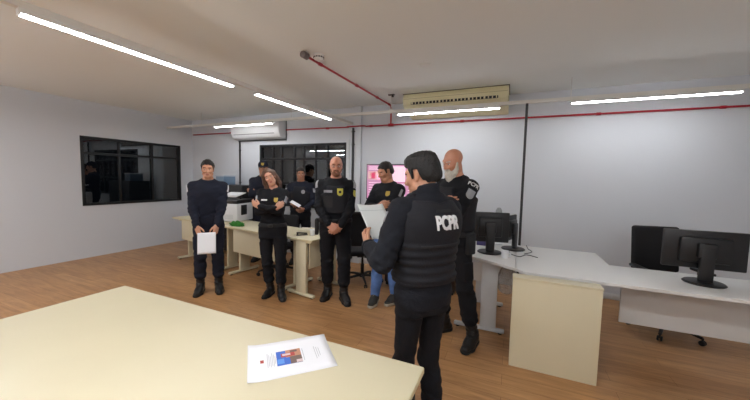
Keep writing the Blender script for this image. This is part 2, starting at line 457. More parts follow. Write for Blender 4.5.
t = thing('air_conditioner', 'white split air conditioner high on the back wall above the glazing', 'air conditioner', (-4.84, YB, 0))
b = MB(); b.xprism([(0.0, 2.31), (-0.11, 2.31), (-0.17, 2.34), (-0.215, 2.42), (-0.225, 2.50), (-0.215, 2.64), (-0.18, 2.665), (0, 2.665)], -0.645, 0.645, 0.012)
b.build('casing', AC_WHITE, t)
b = MB(); b.box((-0.03, -0.203, 2.405), (1.10, 0.012, 0.014), 0.003, Matrix.Rotation(0.5, 3, 'X')); b.build('outlet_flap', mat('grey_flap', srgb(120, 122, 124), 0.5), t)
b = MB(); b.box((0.652, -0.004, 2.48), (0.012, 0.012, 0.40)); b.box((0, -0.006, 2.296), (1.31, 0.012, 0.016)); b.build('dark_edge_strip', DARKC, t)  # dark strips down the right side and along the bottom of the casing

# ------------------------------------------------------------------ dark conduits
t = thing('cable_conduit', 'black vertical conduit under the white air conditioner', 'conduit', (-5.445, YB - 0.02, 0))
MB().tube([(0, 0, 0.08), (0, 0, 2.29)], 0.016, 12).build('tube', DARKC, t)
b = MB()
for z in (0.6, 1.4, 2.1): b.box((0, 0.004, z), (0.05, 0.028, 0.018), 0.003)
b.build('clamp', DARKC, t)
t = thing('cable_conduit', 'black vertical conduit on the pilaster at the end of the lengthwise rail', 'conduit', (-2.63, YB - 0.08, 0))
MB().tube([(0, 0, 0.08), (0, 0, 2.44)], 0.02, 12).build('tube', DARKC, t)
b = MB()
for z in (0.7, 1.5, 2.15, 2.38): b.box((0, 0.006, z), (0.058, 0.034, 0.022), 0.003)
b.build('clamp', DARKC, t)
t = thing('cable_pole', 'slim dark pole rising from the right desk to the rail', 'pole', (0.128, 4.42, 0))
MB().tube([(0, 0, 0.0), (0, 0, ZL)], 0.016, 12).build('tube', DARKC, t)
MB().box((0, 0, 0.004), (0.09, 0.09, 0.008), 0.002).build('base_plate', DARKC, t)

# ------------------------------------------------------------------ wall screen
TVX0, TVX1, TVZ0, TVZ1 = -2.355, -1.26, 1.185, 1.805
t = thing('wall_screen', 'flat screen with a pink page mounted on the back wall', 'screen', ((TVX0 + TVX1) / 2, YB, 0))
hw = (TVX1 - TVX0) / 2
MB().span((-hw, -0.075, TVZ0), (hw, -0.035, TVZ1), 0.006).build('housing', BLACKP, t)
MB().span((-0.2, -0.035, 1.35), (0.2, 0, 1.65), 0.004).build('wall_bracket', BLACKP, t)


def screen_mat(name, w_, h_):
    m = emit(name, (1, 1, 1), 1.0); N = m.node_tree.nodes; L = m.node_tree.links; b = N['Principled BSDF']
    b.inputs['Base Color'].default_value = (0.02, 0.02, 0.02, 1); b.inputs['Roughness'].default_value = 0.3
    b.inputs['Emission Color'].default_value = srgb(232, 160, 202); b.inputs['Emission Strength'].default_value = 0.8
    return m


scr = MB().span((-hw + 0.018, -0.0765, TVZ0 + 0.018), (hw - 0.018, -0.074, TVZ1 - 0.018)).build('display', screen_mat('pink_screen', 1, 1), t, smooth=False)
bl = lambda n, c, s=0.8: emit(n, srgb(*c), s)
PK2, PK3, RD, WH = bl('screen_light', (236, 176, 210), 0.62), bl('screen_mauve', (206, 138, 180)), bl('screen_red', (170, 38, 62)), bl('screen_dark', (96, 40, 70))


def panel(x0, x1, z0, z1, m, nm):
    MB().span((-hw + x0, -0.0775, TVZ1 - z1), (-hw + x1, -0.0762, TVZ1 - z0)).build(nm, m, scr, smooth=False)


for k in range(4): panel(0.05, 0.30 if k % 2 else 0.24, 0.04 + k * 0.018, 0.048 + k * 0.018, PK3, 'text_line')
panel(0.03, 0.32, 0.13, 0.27, RD, 'picture'); panel(0.10, 0.17, 0.15, 0.25, WH, 'picture'); panel(0.2, 0.3, 0.19, 0.26, PK2, 'picture')
for k in range(6): panel(0.05, 0.30, 0.32 + k * 0.042, 0.328 + k * 0.042, PK3, 'text_line')
panel(0.36, 0.72, 0.04, 0.30, PK2, 'picture'); panel(0.36, 0.72, 0.33, 0.56, PK2, 'picture'); panel(0.76, 1.06, 0.04, 0.25, PK3, 'picture')
for k in range(6): panel(0.77, 1.03, 0.31 + k * 0.042, 0.318 + k * 0.042, PK3, 'text_line')

# ------------------------------------------------------------------ low dark cabinet under the screen
t = thing('low_cabinet', 'low dark brown cabinet under the pink screen', 'cabinet', (-1.145, 4.33, 0))
MB().span((-0.50, -0.2, 0.05), (0.50, 0.22, 0.70), 0.004).build('carcass', DKWOOD, t)
MB().span((-0.515, -0.225, 0.70), (0.515, 0.23, 0.725), 0.004).build('top', DKWOOD, t)
MB().span((-0.49, -0.18, 0.0), (0.49, 0.2, 0.05)).build('plinth', BLACKP, t)
for s in (-1, 1):
    d = MB().span((s * 0.25 - 0.244, -0.218, 0.06), (s * 0.25 + 0.244, -0.2, 0.69), 0.003).build('door', DKWOOD, t)
    MB().box((s * 0.04, -0.228, 0.42), (0.012, 0.02, 0.12), 0.004).build('handle', ALU, d)

# ================================================================== FURNITURE
DZ = 0.77


def t_leg(parent, x, y, along, m, panel_w=0.17, foot=0.54, h=DZ - 0.028, off=0.0):
    """slab leg on a floor bar; along = axis of the bar"""
    R = Matrix.Rotation(0 if along == 'x' else math.pi / 2, 4, 'Z')
    T = Matrix.Translation((x, y, 0)) @ R
    b = MB(); b.span((-panel_w / 2 + off, -0.022, 0.045), (panel_w / 2 + off, 0.022, h), 0.006)
    bmesh.ops.transform(b.bm, matrix=T, verts=b.bm.verts); l = b.build('leg', m, parent)
    b = MB(); b.span((-foot / 2, -0.026, 0.012), (foot / 2, 0.026, 0.05), 0.012)
    bmesh.ops.transform(b.bm, matrix=T, verts=b.bm.verts); b.build('foot_bar', m, l)
    b = MB()
    for s in (-1, 1): b.lathe([(0.02, 0), (0.022, 0.012), (0.0, 0.014)], (s * (foot / 2 - 0.04), 0, 0), 12)
    bmesh.ops.transform(b.bm, matrix=T, verts=b.bm.verts); b.build('glide', BLACKP, l)
    b = MB(); b.span((-foot / 2 + 0.05, -0.018, h - 0.03), (foot / 2 - 0.05, 0.018, h), 0.003)
    bmesh.ops.transform(b.bm, matrix=T, verts=b.bm.verts); b.build('top_bracket', m, l)
    return l


def slab(parent, poly, m, me, z1=DZ, th=0.028):
    MB().prism(poly, z1 - th, z1, 0.004).build('tabletop', m, parent)
    cx = sum(p[0] for p in poly) / len(poly); cy = sum(p[1] for p in poly) / len(poly)
    # thin edge band round the rim
    b = MB(); n = len(poly)
    for k in range(n):
        p, q = Vector(poly[k]), Vector(poly[(k + 1) % n])
        d = (q - p); L = d.length; a = math.atan2(d.y, d.x); mid = (p + q) / 2
        nrm = Vector((d.y, -d.x)).normalized()
        if nrm.dot(mid - Vector((cx, cy))) < 0: nrm = -nrm
        b.box((mid.x + nrm.x * 0.0005, mid.y + nrm.y * 0.0005, z1 - th / 2), (L - 0.008, 0.0025, th - 0.007), 0, Matrix.Rotation(a, 3, 'Z'))
    b.build('edge_band', me, parent, smooth=False)


RZ = -0.148
# desk A: along the row, its panel towards the camera
dA = thing('office_desk', 'beige desk with a front panel behind the woman with crossed arms, carrying the printer', 'desk', (-4.15, 3.40, 0), RZ, 'beige office desks')
slab(dA, [(0, 0), (1.455, 0), (1.455, 0.62), (0, 0.62)], BEIGE, BEIGE_E)
t_leg(dA, 0.20, 0.28, 'y', BEIGE_M)
MB().span((0.23, 0.07, 0.37), (1.30, 0.088, DZ - 0.03), 0.003).build('modesty_panel', BEIGE, dA)
t_leg(dA, 1.38, 0.34, 'y', BEIGE_M)
# desk B: end towards the camera
dB = thing('office_desk', 'beige desk end with a white cup, between the woman and the bald man in glasses', 'desk', (-2.41, 3.16, 0), RZ, 'beige office desks')
slab(dB, [(-0.285, 0), (0.178, 0), (0.178, 0.72), (-0.285, 0.72)], BEIGE, BEIGE_E)
t_leg(dB, -0.065, 0.06, 'x', BEIGE_M, panel_w=0.18, foot=0.47, off=0.015)
MB().span((0.045, 0.085, 0.37), (0.063, 0.62, DZ - 0.03), 0.003).build('modesty_panel', BEIGE, dB)
t_leg(dB, -0.065, 0.64, "x", BEIGE_M, panel_w=0.18, foot=0.47)
# neighbour in the row, beyond the picture's left edge
dE = thing('office_desk', 'beige desk continuing the row to the left behind the standing officer', 'desk', (-5.66, 3.627, 0), RZ, 'beige office desks')
slab(dE, [(0, 0), (1.50, 0), (1.50, 0.62), (0, 0.62)], BEIGE, BEIGE_E)
t_leg(dE, 0.15, 0.28, 'y', BEIGE_M); t_leg(dE, 1.40, 0.28, 'y', BEIGE_M)
MB().span((0.18, 0.07, 0.37), (1.36, 0.088, DZ - 0.03), 0.003).build('modesty_panel', BEIGE, dE)
# white desks on the right
dC = thing('office_desk', 'white desk with a slanted front edge carrying monitors behind the bearded man', 'desk', (0, 0, 0), 0, 'white office desks')
slab(dC, [(-0.62, 3.33), (-0.302, 3.288), (0.066, 3.04), (0.066, 4.2), (-0.62, 4.2)], WHITED, WHITED)
t_leg(dC, -0.25, 3.21 + 0.10, 'x', WHITEM, panel_w=0.155, foot=0.50, off=0.09)
t_leg(dC, -0.28, 4.05, 'x', WHITEM, panel_w=0.155, foot=0.50)
MB().span((-0.60, 4.0, 0.30), (0.05, 4.018, DZ - 0.03), 0.003).build('modesty_panel', WHITED, dC)
dD = thing('office_desk', 'white corner desk at the right beside the beige cabinet', 'desk', (0, 0, 0), 0, 'white office desks')
slab(dD, [(0.072, 3.036), (0.14, 2.955), (2.3, 2.955), (2.3, 3.60), (0.90, 3.60), (0.90, 4.15), (0.072, 4.15)], WHITED, WHITED)
t_leg(dD, 2.15, 3.28, 'y', WHITEM); t_leg(dD, 0.5, 4.0, 'x', WHITEM); t_leg(dD, 0.45, 3.2, 'x', WHITEM, foot=0.4)
MB().span((0.95, 3.40, 0.3), (2.1, 3.418, DZ - 0.03), 0.003).build('modesty_panel', WHITED, dD)
# beige cabinet at the right edge
t = thing('low_cabinet', 'pale beige cabinet at the right edge in front of the white desk', 'cabinet', (0.048, 2.767, 0))
MB().span((0, 0.0, 0.0), (0.62, 0.12, 0.745), 0.003).build('carcass', BEIGE, t)
MB().span((-0.003, -0.004, 0.745), (0.625, 0.123, 0.766), 0.004).build('top', BEIGE, t)
# front desk
fd = thing('front_desk', 'large cream desk in the foreground with a printed sheet on it', 'desk', (0, 0, 0))
slab(fd, [(-2.45, 0.40), (-0.301, 0.40), (-0.301, 1.229), (-2.45, 1.229)], BEIGE, BEIGE_E)
t_leg(fd, -0.55, 0.80, 'y', BEIGE_M, panel_w=0.2, foot=0.62); t_leg(fd, -2.2, 0.80, 'y', BEIGE_M, panel_w=0.2, foot=0.62)
MB().span((-2.17, 0.95, 0.35), (-0.58, 0.968, DZ - 0.03), 0.003).build('modesty_panel', BEIGE, fd)


def office_chair(label, x, y, rz, group='black office chairs', seat_z=0.47, back_h=0.50):
    t = thing('office_chair', label, 'office chair', (x, y, 0), rz, group)
    b = MB(); b.lathe([(0.03, 0.07), (0.045, 0.075), (0.045, 0.12), (0.03, 0.13)], n=16)
    for k in range(5):
        a = 2 * math.pi * k / 5 + 0.3
        b.tube([(0.03 * math.cos(a), 0.03 * math.sin(a), 0.105), (0.17 * math.cos(a), 0.17 * math.sin(a), 0.095), (0.30 * math.cos(a), 0.30 * math.sin(a), 0.07)], [0.022, 0.019, 0.014], 8)
    base = b.build('star_base', BLACKP, t)
    for k in range(5):
        a = 2 * math.pi * k / 5 + 0.3
        c = MB()
        for s in (-1, 1):
            c.lathe([(0.0, -0.008), (0.022, -0.008), (0.026, -0.004), (0.026, 0.004), (0.022, 0.008), (0, 0.008)],
                    (0.30 * math.cos(a) - s * 0.014 * math.sin(a), 0.30 * math.sin(a) + s * 0.014 * math.cos(a), 0.0265), 14,
                    Matrix.Rotation(a, 3, 'Z') @ Matrix.Rotation(math.pi / 2, 3, 'X'))
        c.tube([(0.30 * math.cos(a), 0.30 * math.sin(a), 0.03), (0.30 * math.cos(a), 0.30 * math.sin(a), 0.075)], 0.008, 8)
        c.build('caster', BLACKP, base)
    MB().tube([(0, 0, 0.11), (0, 0, 0.27), (0, 0, 0.272), (0, 0, seat_z - 0.06)], [0.026, 0.026, 0.016, 0.016], 14).build('gas_lift', BLACKP, t)
    MB().box((0, 0, seat_z - 0.055), (0.20, 0.24, 0.04), 0.012).build('tilt_mechanism', BLACKP, t)
    MB().box((0, -0.02, seat_z), (0.48, 0.46, 0.075), 0.034, seg=4).build('seat', FABRIC_CH, t)
    MB().tube([(0, 0.14, seat_z - 0.05), (0, 0.26, seat_z - 0.03), (0, 0.29, seat_z + 0.10), (0, 0.275, seat_z + 0.30)], 0.02, 8).build('back_spine', BLACKP, t)
    MB().box((0, 0.25, seat_z + 0.12 + back_h / 2), (0.45, 0.065, back_h), 0.03, Matrix.Rotation(-0.10, 3, 'X'), seg=4).build('backrest', FABRIC_CH, t)
    for s in (-1, 1):
        MB().tube([(s * 0.20, 0.02, seat_z - 0.03), (s * 0.27, 0.02, seat_z - 0.02), (s * 0.28, 0.03, seat_z + 0.19)], 0.014, 8).build('arm_post', BLACKP, t)
        MB().box((s * 0.28, -0.01, seat_z + 0.205), (0.07, 0.25, 0.03), 0.012).build('armrest', BLACKP, t)
    return t


office_chair('black office chair behind the bald man in glasses', -2.0, 4.10, -2.498)
office_chair('black office chair tucked under the beige desk behind the woman', -3.40, 3.84, 0.15, seat_z=0.44, back_h=0.36)
office_chair('black office chair at the white corner desk on the right', 1.55, 4.15, 0.2)

# ------------------------------------------------------------------ printer and left clutter
t = thing('printer', 'white box printer with a black top on the beige desk at the left', 'printer', (-4.43, 3.90, DZ), RZ + 0.35)
MB().span((-0.24, -0.22, 0.008), (0.24, 0.22, 0.31), 0.018).build('body', AC_WHITE, t)
MB().span((-0.235, -0.215, 0.31), (0.235, 0.215, 0.375), 0.012).build('scanner_lid', BLACKP, t)
MB().span((-0.16, -0.226, 0.05), (0.16, -0.214, 0.13), 0.004).build('paper_drawer', WHITEM, t)
MB().box((0.245, -0.05, 0.20), (0.03, 0.14, 0.17), 0.01).build('side_module', BLACKP, t)
b = MB(); b.xprism([(-0.10, 0.41), (0.18, 0.47), (0.18, 0.485), (-0.10, 0.424)], -0.17, 0.13, 0.004); b.build('feed_tray', AC_WHITE, t)
for s in (-1, 1): MB().box((s * 0.13 - 0.02, 0.05, 0.40), (0.02, 0.02, 0.10), 0.003).build('tray_support', BLACKP, t)
b = MB()
for s in (-1, 1):
    for q in (-1, 1): b.lathe([(0.015, 0), (0.015, 0.01)], (s * 0.2, q * 0.18, 0), 10)
b.build('rubber_foot', RUBBER, t)
tag(MB().span((-0.12, -0.085, 0.0), (0.12, 0.085, 0.012), 0.002).build('paper_stack', PAPER, None, loc=(-4.25, 3.77, DZ + 0.45), rz=RZ + 0.35), 'thin stack of white paper on the feed tray of the printer', 'paper')
bpy.data.objects['paper_stack'].rotation_euler = (0.21, 0, RZ + 0.35)
bpy.data.objects['paper_stack'].location = (-4.462, 3.93, DZ + 0.456)
tag(MB().lathe([(0.0, 0), (0.045, 0), (0.05, 0.02), (0.05, 0.08), (0.035, 0.10), (0.0, 0.104)], n=22).build('plastic_jar', AC_WHITE, None, loc=(-4.64, 3.775, DZ + 0.376)), 'small white jar on the left front of the printer top', 'jar')

# green crumpled cloth
bm = bmesh.new(); bmesh.ops.create_icosphere(bm, subdivisions=5, radius=1.0)
for v in bm.verts:
    p = v.co.copy()
    n = math.sin(7 * p.x + 3 * math.sin(5 * p.y)) * 0.10 + math.sin(13 * p.y + 4 * math.sin(6 * p.z)) * 0.08 + math.sin(21 * p.x * p.y + 17 * p.z) * 0.07
    v.co = Vector((p.x * 0.14, p.y * 0.07, max(p.z, -0.2) * 0.055 + 0.011)) * (1 + n)
    v.co.z = max(v.co.z, 0.0)
me = bpy.data.meshes.new('green_cloth'); bm.to_mesh(me); bm.free(); me.materials.append(mat('green_fabric', srgb(52, 128, 44), 0.8, bump=0.6, bscale=90, vary=0.35, vscale=40)); me.shade_smooth()
o = link(bpy.data.objects.new('green_cloth', me)); o.location = (-3.90, 3.50, DZ); o.rotation_euler = (0, 0, RZ)
tag(o, 'crumpled bright green cloth on the beige desk in front of the printer', 'cloth')

t = thing('filing_cabinet', 'black steel filing cabinet by the back wall behind the printer', 'cabinet', (-5.20, 4.62, 0))
MB().span((-0.45, -0.22, 0.03), (0.45, 0.22, 1.36), 0.006).build('carcass', mat('black_steel', srgb(30, 31, 34), 0.45), t)
for k in range(4):
    d = MB().span((-0.435, -0.236, 0.05 + k * 0.327), (0.435, -0.22, 0.367 + k * 0.327), 0.004).build('drawer', bpy.data.materials['black_steel'], t)
    MB().box((0, -0.245, 0.25 + k * 0.327), (0.14, 0.018, 0.02), 0.004).build('handle', ALU, d)
t = thing('storage_box', 'pale blue plastic box on the black filing cabinet', 'box', (-5.42, 4.60, 1.36))
bm_b = mat('pale_blue_plastic', srgb(126, 152, 178), 0.35)
MB().span((-0.12, -0.15, 0.0), (0.10, 0.15, 0.17), 0.012).build('tub', bm_b, t)
MB().span((-0.13, -0.16, 0.17), (0.11, 0.16, 0.195), 0.006).build('lid', mat('white_lid', srgb(196, 204, 214), 0.4), t)

# ------------------------------------------------------------------ things on desk B
t = thing('paper_cup', 'small white cup on the end of the beige desk', 'cup', (-2.43, 3.43, DZ))
MB().lathe([(0.0, 0.0), (0.026, 0.0), (0.036, 0.075), (0.033, 0.075), (0.024, 0.006), (0, 0.006)], n=22).build('cup_body', PAPER, t)
MB().lathe([(0.0335, 0.073), (0.037, 0.071), (0.038, 0.075), (0.036, 0.078), (0.0335, 0.077)], n=22).build('rim', PAPER, t)
tag(MB().box((0, 0, 0.002), (0.22, 0.30, 0.004), 0.001).build('paper_sheets', PAPER, None, loc=(-2.36, 3.74, DZ), rz=0.1), 'loose white papers on the beige desk beyond the white cup', 'paper')
tag(MB().box((0, 0, 0.03), (0.24, 0.16, 0.06), 0.006).build('carton', mat('cream_card', srgb(226, 220, 200), 0.6), None, loc=(-2.60, 3.56, DZ), rz=0.2), 'flat cream carton on the beige desk beside the papers', 'box')
t = thing('stapler', 'black stapler on the beige desk near its end', 'stapler', (-2.55, 3.36, DZ), 0.9)
MB().box((0, 0, 0.006), (0.15, 0.036, 0.012), 0.004).build('base', BLACKP, t)
MB().box((-0.002, 0, 0.032), (0.145, 0.03, 0.018), 0.007, Matrix.Rotation(0.12, 3, 'Y')).build('arm', BLACKP, t)
MB().box((-0.06, 0, 0.02), (0.02, 0.026, 0.03), 0.003).build('hinge', BLACKP, t)
t = thing('dark_mug', 'dark mug on the beige desk beside the white cup', 'mug', (-2.34, 3.52, DZ))
MB().lathe([(0.0, 0.0), (0.034, 0.0), (0.037, 0.09), (0.034, 0.09), (0.031, 0.008), (0, 0.008)], n=22).build('mug_body', BLACKP, t)
MB().tube([(0.034, 0, 0.02), (0.058, 0, 0.03), (0.06, 0, 0.06), (0.035, 0, 0.072)], 0.005, 8).build('handle', BLACKP, t)


def monitor(label, x, y, rz, w_=0.50, h_=0.31, lift=0.10, group='black monitors on the white desk'):
    t = thing('computer_monitor', label, 'monitor', (x, y, DZ), rz, group)
    zc = lift + h_ / 2
    b = MB(); b.box((0, 0, zc), (w_, 0.03, h_), 0.008); b.box((0, 0.03, zc), (w_ * 0.62, 0.04, h_ * 0.66), 0.016); b.build('housing', BLACKP, t)
    MB().box((0, -0.0155, zc + 0.004), (w_ - 0.03, 0.003, h_ - 0.035)).build('display', mat('dark_display', srgb(10, 11, 14), 0.12) if 'dark_display' not in bpy.data.materials else bpy.data.materials['dark_display'], t)
    b = MB(); b.span((-0.045, 0.045, 0.014), (0.045, 0.085, zc + 0.03), 0.012); b.build('stand', BLACKP, t)
    MB().box((0, 0.055, zc), (0.12, 0.05, 0.12), 0.014).build('mount', BLACKP, t)
    MB().lathe([(0.0, 0.0), (0.125, 0.0), (0.13, 0.006), (0.12, 0.016), (0.03, 0.022), (0, 0.022)], (0, 0.05, 0), 30).build('base', BLACKP, t)
    return t


monitor('black monitor with its back to the camera on the white desk beside the bearded man', -0.20, 3.62, math.pi + 0.22, 0.40, 0.33, 0.11)
monitor('black monitor turned edge-on on the white desk near the pole', 0.0, 3.90, math.pi + 1.22, 0.36, 0.29, 0.10)
monitor('black monitor on the white corner desk at the far right', 1.45, 3.35, math.pi, 0.52, 0.31, 0.11)
t = thing('desk_lamp', 'small grey lamp head just above the black monitor on the white desk', 'lamp', (-0.13, 4.10, DZ))
MB().lathe([(0, 0), (0.06, 0), (0.062, 0.012), (0.02, 0.02), (0, 0.02)], n=20).build('base', WHITEM, t)
MB().tube([(0, 0, 0.018), (0, 0.01, 0.25), (0, 0.0, 0.43)], 0.008, 10).build('stem', WHITEM, t)
MB().lathe([(0.0, 0.46), (0.02, 0.455), (0.036, 0.42), (0.04, 0.38), (0.036, 0.38), (0.0, 0.40)], n=18).build('shade', mat('grey_shade', srgb(150, 152, 154), 0.5), t)
t = thing('white_mug', 'small white mug on the white desk right of the monitor base', 'mug', (-0.03, 3.40, DZ))
MB().lathe([(0.0, 0.0), (0.032, 0.0), (0.036, 0.075), (0.033, 0.075), (0.030, 0.008), (0, 0.008)], n=22).build('mug_body', PAPER, t)
MB().tube([(0.033, 0, 0.018), (0.054, 0, 0.025), (0.055, 0, 0.05), (0.034, 0, 0.06)], 0.0045, 8).build('handle', PAPER, t)
t = thing('tape_roll', 'small violet box on the white desk behind the monitor', 'box', (-0.30, 3.95, DZ))
MB().box((0, 0, 0.04), (0.12, 0.08, 0.08), 0.006).build('box_body', mat('violet_card', srgb(92, 84, 136), 0.6), t)
MB().box((0, 0, 0.082), (0.122, 0.082, 0.006), 0.002).build('lid', mat('pale_violet_card', srgb(150, 146, 186), 0.6), t)
t.name = 'small_box'
for pts, lab in (([(0.20, 3.72, DZ + 0.007), (0.16, 3.66, DZ + 0.007), (0.24, 3.80, DZ + 0.007), (0.21, 3.95, DZ + 0.007), (0.20, 4.10, DZ + 0.009), (0.20, 4.165, DZ + 0.004), (0.20, 4.18, DZ - 0.06), (0.20, 4.20, 0.3), (0.20, 4.22, 0.01)], 'black cable curling over the white corner desk and down behind it'),
                 ([(-0.02, 3.62, DZ + 0.007), (0.0, 3.72, DZ + 0.007), (0.03, 3.58, DZ + 0.007), (0.11, 3.50, DZ + 0.007), (0.18, 3.62, DZ + 0.007), (0.28, 3.55, DZ + 0.007)], 'black cable lying across the seam of the white desks')):
    q = [Vector(p) for p in pts]; sm = []
    for k in range(len(q) - 1):                              # Catmull-Rom through the points
        p0, p1, p2, p3 = q[max(k - 1, 0)], q[k], q[k + 1], q[min(k + 2, len(q) - 1)]
        for n in range(8):
            t_ = n / 8; sm.append(0.5 * ((2 * p1) + (p2 - p0) * t_ + (2 * p0 - 5 * p1 + 4 * p2 - p3) * t_ ** 2 + (3 * p1 - p0 - 3 * p2 + p3) * t_ ** 3))
    sm.append(q[-1])
    tag(MB().tube(sm, 0.004, 8).build('cable', BLACKP), lab, 'cable')

# clear plastic bag hanging under the white desk
bm = bmesh.new(); bmesh.ops.create_icosphere(bm, subdivisions=5, radius=1.0)
for v in bm.verts:
    p = v.co.copy(); q = (p.z + 1) / 2
    w_ = 0.35 + 0.65 * math.sin(min(1, (1 - q) * 1.35) * math.pi * 0.55)
    n = 1 + 0.13 * math.sin(7 * math.atan2(p.y, p.x) + 2 * p.z) + 0.08 * math.sin(13 * math.atan2(p.y, p.x) - 3 * p.z) + 0.06 * math.sin(11 * p.z + 5 * p.x)
    v.co = Vector((p.x * 0.10 * w_ * n, p.y * 0.07 * w_ * n, p.z * 0.17))
me = bpy.data.meshes.new('plastic_bag'); bm.to_mesh(me); bm.free(); me.materials.append(clear_mat('thin_clear_plastic', srgb(206, 210, 214), 0.32)); me.shade_smooth()
o = link(bpy.data.objects.new('plastic_bag', me)); o.location = (0.00, 3.42, DZ - 0.032 - 0.185)
tag(o, 'clear plastic bag hanging under the white desk beside its leg', 'bag')

# ------------------------------------------------------------------ printed sheet on the front desk
# its own frame: x along the long side, y along the short side
FC = Vector((-0.848, 1.043)); FA = math.atan2(1.246 - 1.0, -0.831 + 1.070)
def curl(u, v, dz=0.0):
    return 0.0012 + 0.010 * max(0.0, (-u - 0.10) / 0.07) ** 2 * 0.6 + 0.006 * max(0.0, (v - 0.04) / 0.08) ** 2 + dz
def sheet_patch(name, u0, u1, v0, v1, m, dz, parent=None, n=10):
    vs_, fs = [], []
    for lay in (0, 1):
        for i in range(n + 1):
            for j in range(n + 1):
                u = u0 + (u1 - u0) * i / n; v = v0 + (v1 - v0) * j / n
                vs_.append((u, v, curl(u, v, dz) + (0 if lay else -0.0005)))
    N2 = (n + 1) ** 2
    for i in range(n):
        for j in range(n):
            a = i * (n + 1) + j
            fs.append((N2 + a, N2 + a + n + 1, N2 + a + n + 2, N2 + a + 1)); fs.append((a, a + 1, a + n + 2, a + n + 1))
    for i in range(n):
        for (a, c) in ((i * (n + 1), (i + 1) * (n + 1)), ((i + 1) * (n + 1) + n, i * (n + 1) + n), (i + 1, i), (n * (n + 1) + i, n * (n + 1) + i + 1)):
            fs.append((a, c, N2 + c, N2 + a))
    return raw(name, vs_, fs, m, parent, dz == 0.0)
fl = sheet_patch('printed_sheet', -0.176, 0.176, -0.132, 0.132, PAPER, 0.0)
fl.location = (FC.x, FC.y, DZ); fl.rotation_euler = (0, 0, FA)
tag(fl, 'white printed sheet with a colour picture on the foreground desk', 'paper')
def mk(n, c): return mat(n, srgb(*c), 0.6)
pm = {'blue': mk('print_blue', (58, 104, 196)), 'tan': mk('print_tan', (190, 138, 110)), 'brown': mk('print_brown', (112, 92, 84)), 'pale': mk('print_pale', (214, 196, 196)), 'red': mk('print_red', (178, 70, 62)), 'sky': mk('print_light_blue', (92, 148, 220))}
sheet_patch('printed_picture', -0.060, 0.045, -0.052, 0.056, pm['blue'], 0.0006, fl)
pic = bpy.data.objects['printed_picture']
for (u0, u1, v0, v1, k, dz) in ((-0.02, 0.045, 0.0, 0.056, 'tan', .0010), (-0.005, 0.045, -0.052, 0.002, 'brown', .0011), (-0.04, 0.018, 0.006, 0.034, 'red', .0014), (-0.035, 0.0, 0.015, 0.03, 'pale', .0017),
                                (0.02, 0.045, -0.050, -0.030, 'pale', .0014), (-0.058, -0.03, -0.04, -0.005, 'sky', .0010), (0.0, 0.03, 0.034, 0.05, 'brown', .0013)):
    sheet_patch('picture_area', u0, u1, v0, v1, pm[k], dz, pic, 4)
for k in range(5): sheet_patch('text_line', -0.098 + k * 0.0065, -0.0955 + k * 0.0065, -0.05 + 0.008 * (k % 2), 0.055 - 0.012 * (k % 3), INK, 0.0006, fl, 6)
for k in range(3): sheet_patch('text_line', 0.105 + k * 0.009, 0.1075 + k * 0.009, -0.05 + 0.01 * k, 0.05 - 0.008 * k, INK, 0.0006, fl, 6)
sheet_patch('text_line', 0.052, 0.055, -0.045, 0.05, INK, 0.0006, fl, 6); sheet_patch('text_line', -0.0665, -0.064, -0.03, 0.03, INK, 0.0006, fl, 6)
sheet_patch('printed_crest', -0.126, -0.112, -0.010, 0.012, pm['red'], 0.0006, fl, 4)

# ================================================================== PEOPLE
# Implicit surfaces on a grid, turned into meshes by surface nets.
def grid_axis(lo, hi, h, fine=()):
    """axis from lo to hi with step h, finer inside the given (a, b, step) ranges"""
    out = [lo]
    while out[-1] < hi:
        s = h
        for a, b_, q in fine:
            if a <= out[-1] < b_: s = min(s, q)
        out.append(out[-1] + s)
    return np.array(out)


